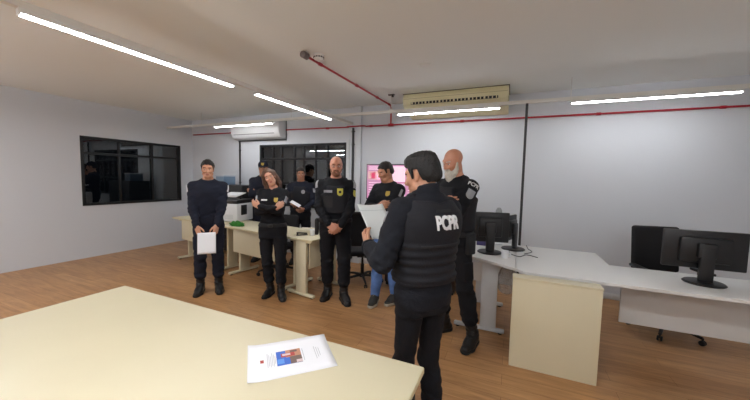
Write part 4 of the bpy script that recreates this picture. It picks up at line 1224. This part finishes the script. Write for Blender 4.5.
    for i in (0, 1):                                            # cuffs
        a = EL[i] + (WR[i] - EL[i]) * 0.84; b_ = EL[i] + (WR[i] - EL[i]) * 0.955
        Fc = Field(*[grid_axis(min(a[q_], b_[q_]) - 0.07, max(a[q_], b_[q_]) + 0.07, 0.007) for q_ in range(3)])
        Fc.add(cone(a, b_, 0.0475 * k, 0.0445 * k), 0.005)
        u = (b_ - a) / np.linalg.norm(b_ - a)
        Fc.clip(lambda x, y, z: np.maximum((x - b_[0]) * u[0] + (y - b_[1]) * u[1] + (z - b_[2]) * u[2], -((x - a[0]) * u[0] + (y - a[1]) * u[1] + (z - a[2]) * u[2])))
        net_obj('cuff', Fc, jacket, jk, 1)
    # belt
    if hem > 0.95:
        F = Field(grid_axis(-0.28 - fat, 0.28 + fat, 0.008), grid_axis(-0.24 - fat, 0.22, 0.008), grid_axis(Z(0.96), Z(1.06), 0.005))
        F.add(loft(sec, 0.032 * s, Z(0.985), Z(1.032)), 0.004)
        bl_ = net_obj('belt', F, WEB, root, 1)
        yb = sec[2][2] - sec[2][4] - 0.038 * s
        MB().box((0, yb, Z(1.008)), (0.055, 0.012, 0.042), 0.004).build('buckle', BLACKP, bl_)
    v = None
    if vest:
        ztop, zbot = Z(1.44), Z(vest.get('zbot', 1.03))
        g = vest.get('grow', 0.044) * s
        F = Field(grid_axis(-0.30 - fat, 0.30 + fat, 0.007), grid_axis(-0.28 - fat, 0.26, 0.007), grid_axis(zbot - 0.03, Z(1.56), 0.007))
        gz = vest.get('groove', 0.0)
        gr = (lambda x, y, z: gz * np.clip(np.sin((z - zbot) * 2 * math.pi / 0.045) * 3, -1, 1) * (z < Z(1.27))) if gz else None
        F.add(loft(sec, g, zbot, Z(1.40), groove=gr), 0.01)
        for i, sx in ((0, -1), (1, 1)):
            lx2, ly2 = lean_at(1.45)
            a = A3((sx * 0.098 * s + lx2, -0.085 * s + ly2, Z(1.36))); m_ = A3((sx * 0.102 * s + lx2, 0.015 * s + ly2, Z(1.492))); c = A3((sx * 0.098 * s + lx2, 0.115 * s + ly2, Z(1.36)))
            F.add(cone(a, m_, 0.040 * s, 0.036 * s, (0, 0.6, 0.8), 0.75), 0.025); F.add(cone(m_, c, 0.036 * s, 0.040 * s, (0, -0.6, 0.8), 0.75), 0.025)
        bk = vest.get('back')
        F.add(loft(sec, g - 0.004, Z(1.30), Z(1.425)), 0.012)
        if bk:
            F.add(loft(sec, g - 0.006, Z(1.36), Z(1.487)), 0.012)
        for i, sx in ((0, -1), (1, 1)) if not bk else (): F.sub(cone(SH[i] + A3((-sx * 0.012, -0.12, -0.035)), SH[i] + A3((-sx * 0.012, 0.12, -0.035)), 0.062 * s, 0.062 * s), 0.02)
        F.sub(cone(NB + A3((0, -0.13, 0.005)), NB + A3((0, 0.02, 0.06)), 0.078 * s, 0.080 * s), 0.02)
        F.sub(cone(NB + A3((0, 0.02, 0.01 + 0.02 * bool(bk))), NB + A3((0, 0.16, 0.02 + 0.02 * bool(bk))), 0.060 * s, 0.060 * s), 0.02)
        for i in (0, 1):                                       # clear the sleeves
            F.sub(cone(SH[i] + (EL[i] - SH[i]) * 0.15, EL[i], (0.060 if not bk else 0.072) * k, 0.058 * k), 0.012)
        v = net_obj('vest', F, VEST, root, 1)
    # ---------------- hair
    if hair in ('short', 'full', 'buzz'):
        up = {'short': 0.014, 'full': 0.022, 'buzz': 0.006}[hair]
        cs = np.array([HF.pt((x, y, z)) for x in (-0.12, 0.12) for y in (-0.15, 0.15) for z in (-0.12, 0.18)])
        F = Field(*[grid_axis(cs[:, a].min(), cs[:, a].max(), 0.0055) for a in range(3)])
        F.add(HF(ell((0, 0.018, 0.040), (0.080 + up * 0.75, 0.100 + up, 0.090 + up))), 0.01)
        if hair == 'full':
            F.add(HF(ell((0.0, -0.030, 0.108), (0.066, 0.062, 0.040))), 0.03)
            F.add(HF(ell((0.0, 0.05, 0.10), (0.070, 0.07, 0.045))), 0.03)
        F.add(HF(cone((0, 0.075, -0.02), (0, 0.06, -0.065), 0.058, 0.045)), 0.03)
        yy = [-0.16, -0.085, -0.062, -0.045, -0.034, -0.018, -0.012, 0.022, 0.034, 0.06, 0.16]
        zz = [0.086, 0.080, 0.066, 0.050, -0.012, -0.012, 0.040, 0.040, -0.030, -0.055, -0.058]
        def keep(x, y, z): return (np.interp(np.asarray(y).ravel(), yy, zz).reshape(np.shape(y)) - z) * 0.6 + 0 * x
        wi, d = F.ev(HF((keep, A3((-0.12, -0.16, -0.12)), A3((0.12, 0.16, 0.18)))), 0.02)
        F.V[wi] = np.maximum(F.V[wi], d)
        if hair != 'buzz':
            def strand(x, y, z): return 0.0014 * np.sin(150 * x + 60 * y + 2 * np.sin(40 * z)) + 0.0012 * np.sin(230 * y - 110 * x + 2 * np.sin(50 * x))
            F.warp(strand)
        net_obj('hair', F, hm, root, 1)
    elif hair == 'long':
        cs = np.array([HF.pt((x, y, z)) for x in (-0.14, 0.14) for y in (-0.15, 0.15) for z in (-0.12, 0.17)])
        lo, hi = cs.min(0), cs.max(0); lo[2] = Z(1.22)
        F = Field(*[grid_axis(lo[a] - 0.03, hi[a] + 0.03, 0.006) for a in range(3)])
        F.add(HF(ell((0, 0.022, 0.036), (0.088, 0.108, 0.102))), 0.01)
        F.sub(HF(ell((0, -0.105, -0.030), (0.066, 0.090, 0.108))), 0.015)
        F.sub(HF(cone((0, -0.12, 0.16), (0, 0.0, 0.150), 0.012, 0.008)), 0.02)
        NBh = NB
        for sx in (-1, 1):
            for off, y0, endz, r in ((-0.002, -0.034, 1.315, 0.021), (0.008, 0.0, 1.295, 0.027), (0.0, 0.045, 1.36, 0.028)) if sx < 0 else ((-0.014, 0.018, 1.39, 0.016), (0.0, 0.050, 1.38, 0.026)):
                a = HF.pt((sx * 0.075, y0, 0.05)); m_ = HF.pt((sx * (0.086 + off), y0 + 0.008, -0.06)); c = HF.pt((sx * (0.094 + off), y0 + 0.005, -0.14)); e = A3((c[0] * 0.9 + sx * 0.022, c[1] - 0.012 if y0 < 0.03 else c[1] + 0.05, Z(endz)))
                F.add(cone(a, m_, r, r * 1.05), 0.02); F.add(cone(m_, c, r * 1.05, r), 0.02); F.add(cone(c, e, r, r * 0.55), 0.02)
        F.add(cone(HF.pt((0, 0.085, 0.0)), A3((NB[0], NB[1] + 0.075, Z(1.42))), 0.07 * s, 0.05 * s), 0.03)
        def strand(x, y, z): return 0.0013 * np.sin(260 * x + 160 * y + 3 * np.sin(9 * z)) + 0.0008 * np.sin(330 * y - 210 * x + 2 * np.sin(11 * z))
        F.warp(strand)
        net_obj('hair', F, hm, root, 1)
    if beard:
        cs = np.array([HF.pt((x, y, z)) for x in (-0.11, 0.11) for y in (-0.17, 0.06) for z in (-0.26, 0.04)])
        F = Field(*[grid_axis(cs[:, a].min() - 0.01, cs[:, a].max() + 0.01, 0.0055) for a in range(3)])
        if beard == 'long':
            pr = [ell((0, -0.070, -0.108), (0.060, 0.054, 0.058)), ell((0, -0.078, -0.160), (0.047, 0.044, 0.060)),
                  cone((-0.073, -0.012, -0.010), (-0.058, -0.040, -0.088), 0.013, 0.026), cone((0.073, -0.012, -0.010), (0.058, -0.040, -0.088), 0.013, 0.026)]
        else:
            pr = [ell((0, -0.068, -0.104), (0.042, 0.042, 0.036)), cone((-0.062, -0.028, -0.05), (-0.036, -0.062, -0.10), 0.015, 0.019), cone((0.062, -0.028, -0.05), (0.036, -0.062, -0.10), 0.015, 0.019),
                  cone((-0.027, -0.093, -0.055), (-0.033, -0.082, -0.09), 0.010, 0.012), cone((0.027, -0.093, -0.055), (0.033, -0.082, -0.09), 0.010, 0.012)]
        for p_ in pr: F.add(HF(p_), 0.02)
        F.add(HF(cone((-0.028, -0.098, -0.053), (0.028, -0.098, -0.053), 0.0095, 0.0095)), 0.010)
        F.sub(HF(cone((-0.014, -0.125, -0.066), (0.014, -0.125, -0.066), 0.0105, 0.0105)), 0.006)
        F.warp(lambda x, y, z: 0.0024 * np.sin(170 * x + 50 * z + 3 * np.sin(60 * y)) + 0.002 * np.sin(210 * y + 260 * x + 4 * np.sin(70 * z)))
        net_obj('beard', F, {'long': HAIR_W, 'short': HAIR_R, 'dark': HAIR_D}[beard], root, 1)
    if glasses:
        g = MB()
        for sx in (-1, 1):
            ring = [HF.pt((sx * 0.034 + 0.024 * math.cos(a), -0.106 + 0.004 * abs(math.cos(a)), 0.004 + 0.0165 * math.sin(a))) for a in [2 * math.pi * k / 16 for k in range(17)]]
            g.tube(ring, 0.0016, 6)
            g.tube([HF.pt((sx * 0.057, -0.100, 0.010)), HF.pt((sx * 0.082, -0.03, 0.012)), HF.pt((sx * 0.085, 0.012, 0.006))], 0.0016, 6)
        g.tube([HF.pt((-0.011, -0.108, 0.010)), HF.pt((0.011, -0.108, 0.010))], 0.0016, 6)
        g.build('glasses', mat('spectacle_frame', srgb(92, 48, 44), 0.35), root)
    if cap:
        cs = np.array([HF.pt((x, y, z)) for x in (-0.12, 0.12) for y in (-0.22, 0.15) for z in (0.0, 0.18)])
        F = Field(*[grid_axis(cs[:, a].min(), cs[:, a].max(), 0.0055) for a in range(3)])
        F.add(HF(ell((0, 0.012, 0.055), (0.097, 0.116, 0.100))), 0.01)
        wi, d = F.ev(HF((lambda x, y, z: 0.045 - z + 0 * x + 0 * y, A3((-0.12, -0.22, 0)), A3((0.12, 0.15, 0.18)))), 0.02); F.V[wi] = np.maximum(F.V[wi], d)
        cp = net_obj('cap', F, UNI_N, root, 1)
        F = Field(*[grid_axis(cs[:, a].min(), cs[:, a].max(), 0.0055) for a in range(3)])
        F.add(HF(ell((0, -0.105, 0.050), (0.078, 0.085, 0.0085))), 0.005)
        net_obj('visor', F, UNI_N, cp, 1)
        e_d = Rh @ A3((0, 1, -0.25)); pts, fs = shape_grid('shield', 0.05, 0.05)
        decal('cap_emblem', pts, fs, cp, HF.pt((0, -0.11, 0.10)), e_d, Rh @ A3((0, 0, 1)), GOLD, cp)
    return dict(root=root, body=body, jacket=jk, vest=v, SH=SH, EL=EL, WR=WR, HN=HN, HF=HF, s=s, trousers=tr, HIP=HIP, KN=KN, NB=NB, sec=sec)


def badge(P, on, pos, direction, kind, w_, h_, m, name='badge', up=(0, 0, 1), lift=0.002):
    pts, fs = shape_grid(kind, w_, h_)
    return decal(name, pts, fs, P[on], A3(pos) * P['s'], direction, up, m, P[on], lift=lift)


def lettering(P, on, txt, pos, direction, h, sx, m, up=(0, 0, 1), emb=0.02, shear=0.0):
    pts, fs = text_shape(txt, h, sx, emb)
    pts = [(x + shear * y, y) for x, y in pts]
    return decal('lettering', pts, fs, P[on], A3(pos) * P['s'], direction, up, m, P[on], lift=0.003)


def sleeve_mark(P, i, t, out, kind, w_, h_, m, txt=None, name='sleeve_patch'):
    """patch or lettering on the outside of the upper sleeve"""
    c = P['SH'][i] + (P['EL'][i] - P['SH'][i]) * t
    ax = unit(P['SH'][i] - P['EL'][i])
    if txt: pts, fs = text_shape(txt, h_, w_, 0.01)
    else: pts, fs = shape_grid(kind, w_, h_)
    return decal(name, pts, fs, P['jacket'], c, -A3(out), ax if not txt else A3(ax), m, P['jacket'])


def loc_feet(root, rz, pts):
    c, q = math.cos(-rz), math.sin(-rz)
    out = []
    for x, y, ang in pts:
        dx, dy = x - root[0], y - root[1]
        out.append((c * dx - q * dy, q * dx + c * dy, ang))
    return out


D = math.radians
CROSS_W = [(0.095, -0.255, 1.265), (-0.085, -0.190, 1.225)]
CROSS_P = [(-1, -0.15, -0.75), (1, -0.10, -0.75)]
CROSS_H = [((1, 0.25, 0.40), (0.1, 1, 0.1), (25, 25, 15)), ((-1, 0.10, 0.25), (0, 1, 0.1), (15, 15, 10))]

# ---- the man in the vest reading, seen from behind
rt = (-0.446, 1.71); rz = D(-125)
P1 = person('man seen from behind reading aloud, black vest with white PCPR letters, nearest the camera', rt, rz, H=1.75, neck=0.030, collar_up=0.03, skin=1, head=(24, 14, 0),
            wrists=[(-0.10, -0.32, 1.17), (0.235, -0.250, 1.185)], poles=[(-0.5, 0.5, -1), (0.5, 0.6, -1)],
            hands=[((0.35, -1, 0.35), (0.75, 0.2, 0.4), (35, 40, 25)), ((-0.25, -1, 0.45), (-0.85, 0.15, 0.3), (30, 35, 25))],
            feet=[(-0.10, 0.02, 12), (0.10, -0.02, -12)], hair='full', hair_m=HAIR_K, vest={'zbot': 1.02, 'groove': 0.003, 'grow': 0.054, 'back': True}, hem=0.872, fat=-0.010, tuck=False, fine=0.0065, sleeve=1.08, seed=0.7, legk=0.86)
lettering(P1, 'vest', 'PCPR', (-0.018, 0.20, 1.372), (0, -1, 0), 0.079, 0.66, PRINTW, emb=0.035, shear=-0.16)
badge(P1, 'vest', (0.0, 0.20, 1.245), (0, -1, 0), 'rect', 0.27, 0.012, WEB, 'webbing_strap')
badge(P1, 'vest', (0.0, 0.20, 1.435), (0, -1, 0), 'rect', 0.10, 0.014, WEB, 'drag_handle')
sleeve_mark(P1, 1, 0.10, (1, -0.3, 0), 'rect', 0.014, 0.055, PRINTG)

# ---- bearded man with crossed arms
rt = (-0.50, 3.04); rz = D(-36)
P2 = person('bald man with a long white beard and crossed arms, in black uniform', rt, rz, H=1.885, skin=3, head=(-4, 20, 0), wrists=CROSS_W, poles=CROSS_P, hands=CROSS_H,
            feet=loc_feet(rt, rz, [(-0.575, 3.12, -10), (-0.27, 2.96, 24)]), hair='none', hair_m=HAIR_W, beard='long', vest={'zbot': 1.04}, jacket=UNI, hem=0.97, seed=1.9, fat=0.01)
sleeve_mark(P2, 1, -0.04, (1, -0.55, 0.25), '', 0.95, 0.034, PRINTW, 'PCPR')
sleeve_mark(P2, 1, 0.22, (1, -0.45, 0), 'shield', 0.075, 0.085, PRINTG)

# ---- man in jeans with crossed arms
rt = (-1.405, 3.56); rz = D(-20)
P3 = person('dark-haired man in blue jeans and sneakers with crossed arms, in front of the pink screen', rt, rz, H=1.79, skin=1, head=(-16, 22, 0), sleeve=1.1, wrists=[(0.085, -0.262, 1.225), (-0.085, -0.195, 1.185)], poles=CROSS_P, hands=CROSS_H,
            feet=loc_feet(rt, rz, [(-1.505, 3.46, 30), (-1.29, 3.60, 10)]), hair='short', hair_m=HAIR_D, jacket=UNI, trousers=DENIM, tuck=False, shoe='sneaker', hem=0.90, seed=3.1, legk=0.95)
badge(P3, 'jacket', (0.10, -0.2, 1.385), (0, 1, 0), 'shield', 0.05, 0.06, GOLD)
sleeve_mark(P3, 0, 0.28, (-1, -0.5, 0), 'shield', 0.07, 0.085, PRINTG)
sleeve_mark(P3, 1, 0.10, (1, -0.5, 0), 'rect', 0.03, 0.09, PRINTG)

# ---- bald man with glasses, hands clasped
rt = (-2.0, 3.31); rz = D(29)
P4 = person('bald man with glasses and short ginger beard, hands clasped, yellow badge on black vest', rt, rz, H=1.84, skin=3, head=(2, 5, 0),
            wrists=[(-0.065, -0.255, 0.985), (0.065, -0.235, 0.965)], poles=[(-1, 0.45, -0.2), (1, 0.45, -0.2)],
            hands=[((0.75, -0.35, -0.55), (0.2, 1, -0.2), (30, 30, 20)), ((-0.75, -0.15, -0.55), (-0.2, 1, -0.2), (25, 25, 20))],
            feet=loc_feet(rt, rz, [(-2.135, 3.36, -14), (-1.875, 3.33, 18)]), hair='none', hair_m=HAIR_R, beard='short', glasses=True, vest={'zbot': 1.10, 'groove': 0.0}, jacket=UNI, hem=0.97, fat=0.022, seed=4.4, legk=1.06)
badge(P4, 'vest', (0.055, -0.3, 1.352), (0, 1, 0), 'shield', 0.07, 0.088, YEL)
badge(P4, 'vest', (0.055, -0.3, 1.355), (0, 1, 0), 'disc', 0.034, 0.034, BADGE_K, 'badge_centre', lift=0.007)
badge(P4, 'vest', (-0.085, -0.3, 1.36), (0, 1, 0), 'rect', 0.10, 0.03, PRINTG, 'name_tape')
badge(P4, 'vest', (-0.085, -0.3, 1.24), (0, 1, 0), 'rect', 0.11, 0.14, WEB, 'radio_pouch')
sleeve_mark(P4, 0, 0.02, (-1, -0.7, 0.4), 'rect', 0.045, 0.10, PRINTG)
sleeve_mark(P4, 1, 0.02, (1, -0.7, 0.4), 'rect', 0.045, 0.10, PRINTG)
sleeve_mark(P4, 1, 0.34, (1, -0.6, 0), 'shield', 0.065, 0.075, YEL)
b = MB(); wv = P4['WR'][1] + (P4['EL'][1] - P4['WR'][1]) * 0.02
b.tube([wv + A3((0.0, 0, 0)), wv + unit(P4['EL'][1] - P4['WR'][1]) * 0.028], 0.035, 16); b.build('wristwatch', BLACKP, P4['root'])

# ---- woman
rt = (-2.765, 3.04); rz = D(28)
P6 = person('woman with long brown hair and crossed arms, head tilted, in black uniform', rt, rz, H=1.685, skin=0, head=(12, 6, -24), fem=True,
            wrists=[(0.105, -0.250, 1.255), (-0.100, -0.262, 1.275)], poles=CROSS_P,
            hands=[((0.75, 0.25, 0.55), (0.1, 1, 0.1), (25, 25, 15)), ((-0.8, 0.05, 0.45), (0.1, 1, 0.1), (25, 25, 15))],
            feet=loc_feet(rt, rz, [(-2.835, 3.07, -14), (-2.645, 3.06, 24)]), hair='long', hair_m=HAIR_B, jacket=UNI, hem=0.955, seed=5.2, lips=0, legk=0.97, sleeve=0.92)
badge(P6, 'jacket', (0.075, -0.3, 1.35), (0, 1, 0), 'shield', 0.046, 0.056, GOLD)
badge(P6, 'jacket', (-0.075, -0.3, 1.35), (0, 1, 0), 'rect', 0.07, 0.016, PRINTW, 'name_tape')
sleeve_mark(P6, 0, 0.34, (-1, -0.6, 0), 'shield', 0.065, 0.08, PRINTG)
sleeve_mark(P6, 1, 0.34, (1, -0.6, 0), 'rect', 0.05, 0.085, PRINTG)

# ---- man behind, holding a paper
rt = (-3.45, 4.50); rz = D(28)
P5 = person('short-haired man holding a white paper, dark vest with round badge, before the glazing', rt, rz, H=1.745, skin=2, head=(10, 10, 0),
            wrists=[(-0.115, -0.235, 1.135), (0.10, -0.22, 1.02)], poles=[(-1, 0.4, -0.5), (1, 0.4, -0.4)],
            hands=[((0.55, -0.8, -0.1), (0.3, 0.4, -0.8), (30, 35, 20)), ((-0.6, -0.6, -0.2), (-0.2, 0.6, 0.4), (30, 35, 20))],
            feet=[(-0.11, 0.0, -8), (0.11, 0.0, 8)], hair='short', hair_m=HAIR_D, vest={'zbot': 1.03}, jacket=UNI_N, hem=0.97, seed=6.6)
badge(P5, 'vest', (0.07, -0.3, 1.335), (0, 1, 0), 'disc', 0.065, 0.075, PRINTG)
sleeve_mark(P5, 0, 0.25, (-1, -0.6, 0), 'rect', 0.06, 0.07, PRINTG)
sleeve_mark(P5, 1, 0.25, (1, -0.6, 0), 'rect', 0.06, 0.07, PRINTG)

# ---- man with cap behind the woman
rt = (-4.16, 4.33); rz = D(30)
P7 = person('man in a navy cap with a gold emblem standing behind the woman, arms crossed', rt, rz, H=1.84, skin=1, head=(8, 10, 0), wrists=CROSS_W, poles=CROSS_P, hands=CROSS_H,
            feet=[(-0.11, 0.0, -8), (0.11, 0.0, 8)], hair='short', hair_m=HAIR_K, cap=True, jacket=UNI_N, trousers=UNI_N, hem=0.93, seed=7.3)

# ---- officer at the left edge of the photo
rt = (-3.63, 2.80); rz = D(48)
P8 = person('officer at the left edge of the photo, mostly cut off, holding a paper low', rt, rz, H=1.77, skin=1, head=(0, 8, 0),
            wrists=[(-0.12, -0.20, 0.90), (0.10, -0.22, 0.88)], poles=[(-1, 0.6, -0.2), (1, 0.6, -0.2)],
            hands=[((0.3, -0.55, -0.8), (0.6, 0.4, 0), (30, 35, 20)), ((-0.15, -0.55, -0.8), (-0.6, 0.4, 0), (30, 35, 20))],
            feet=[(-0.11, 0.0, -8), (0.11, 0.0, 8)], hair='short', hair_m=HAIR_K, jacket=UNI_N, trousers=UNI_N, hem=0.93, seed=8.8)
sleeve_mark(P8, 1, 0.10, (1, -0.2, 0), 'rect', 0.05, 0.09, PRINTW)
sleeve_mark(P8, 0, 0.10, (-1, -0.2, 0), 'rect', 0.05, 0.09, PRINTW)


# ---- papers in hands
def to_local(P, v):
    return np.array(Matrix.Rotation(-P['root'].rotation_euler.z, 3, 'Z') @ Vector(v))


def held_sheet(name, label, P, centre, normal, up, w_, h_, m, cat='paper', bend=0.012, fold=True):
    """a sheet in the frame of the person who holds it, placed as a thing of its own"""
    n = unit(normal); u = A3(up) - (A3(up) @ n) * n; u = unit(u); r = np.cross(u, n)
    N_ = 10; vs_, fs = [], []
    for lay in (0, 1):
        for i in range(N_ + 1):
            for j in range(N_ + 1):
                a, c = i / N_ - 0.5, j / N_ - 0.5
                p = r * a * w_ + u * c * h_ + n * (bend * (4 * a * a - 0.5) - (0.0012 if lay else 0))
                vs_.append(p)
    Q = (N_ + 1) ** 2
    for i in range(N_):
        for j in range(N_):
            a = i * (N_ + 1) + j
            fs.append((a, a + 1, a + N_ + 2, a + N_ + 1)); fs.append((Q + a, Q + a + N_ + 1, Q + a + N_ + 2, Q + a + 1))
        for (a, c) in ((i * (N_ + 1), (i + 1) * (N_ + 1)), ((i + 1) * (N_ + 1) + N_, i * (N_ + 1) + N_), (i + 1, i), (N_ * (N_ + 1) + i, N_ * (N_ + 1) + i + 1)):
            fs.append((a, c, Q + c, Q + a))
    o = raw(name, vs_, fs, m, None, True)
    rt_ = P['root']; R = Matrix.Rotation(rt_.rotation_euler.z, 3, 'Z')
    o.location = Vector(rt_.location) + R @ Vector(A3(centre)); o.rotation_euler = (0, 0, rt_.rotation_euler.z)
    tag(o, label, cat)
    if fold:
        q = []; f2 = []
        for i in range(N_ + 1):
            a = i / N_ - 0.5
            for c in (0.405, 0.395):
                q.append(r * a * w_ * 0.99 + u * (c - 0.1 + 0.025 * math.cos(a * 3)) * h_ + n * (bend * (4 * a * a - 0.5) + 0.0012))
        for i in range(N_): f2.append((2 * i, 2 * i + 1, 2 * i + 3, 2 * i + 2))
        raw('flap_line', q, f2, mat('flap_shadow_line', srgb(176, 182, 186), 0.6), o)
    return o


held_sheet('paper_folder', 'pale folder held up by the man with the PCPR vest', P1, (0.085, -0.375, 1.28), to_local(P1, (0.811, -0.550, 1.016)), to_local(P1, (-0.713, 0.501, 0.84)), 0.20, 0.285, PAPER2)
held_sheet('paper_sheet', 'folded white paper in the hand of the man before the glazing', P5, (-0.03, -0.335, 1.10), (0.2, -0.6, 0.8), (1, -0.3, -0.55), 0.07, 0.19, PAPER, fold=False, bend=0.004)
held_sheet('paper_sheet', 'white paper held low by the officer at the left edge', P8, (0.0, -0.33, 0.72), (0.1, -1, 0.25), (0, 0.2, 1), 0.20, 0.26, PAPER, fold=False)

# the bearded man's side pouch and the holsters
for P, sx, z, lab in ((P2, 1, 0.99, 'holster'), (P4, -1, 0.98, 'pouch'), (P1, 1, 1.0, 'pouch')):
    s_ = P['s']
    if P is P1: continue
    b = MB(); b.box((sx * (0.205 if P is P2 else 0.225) * s_, 0.01, (z - 0.06) * s_), (0.045, 0.10, 0.20), 0.014); b.build(lab, WEB, P['root'])
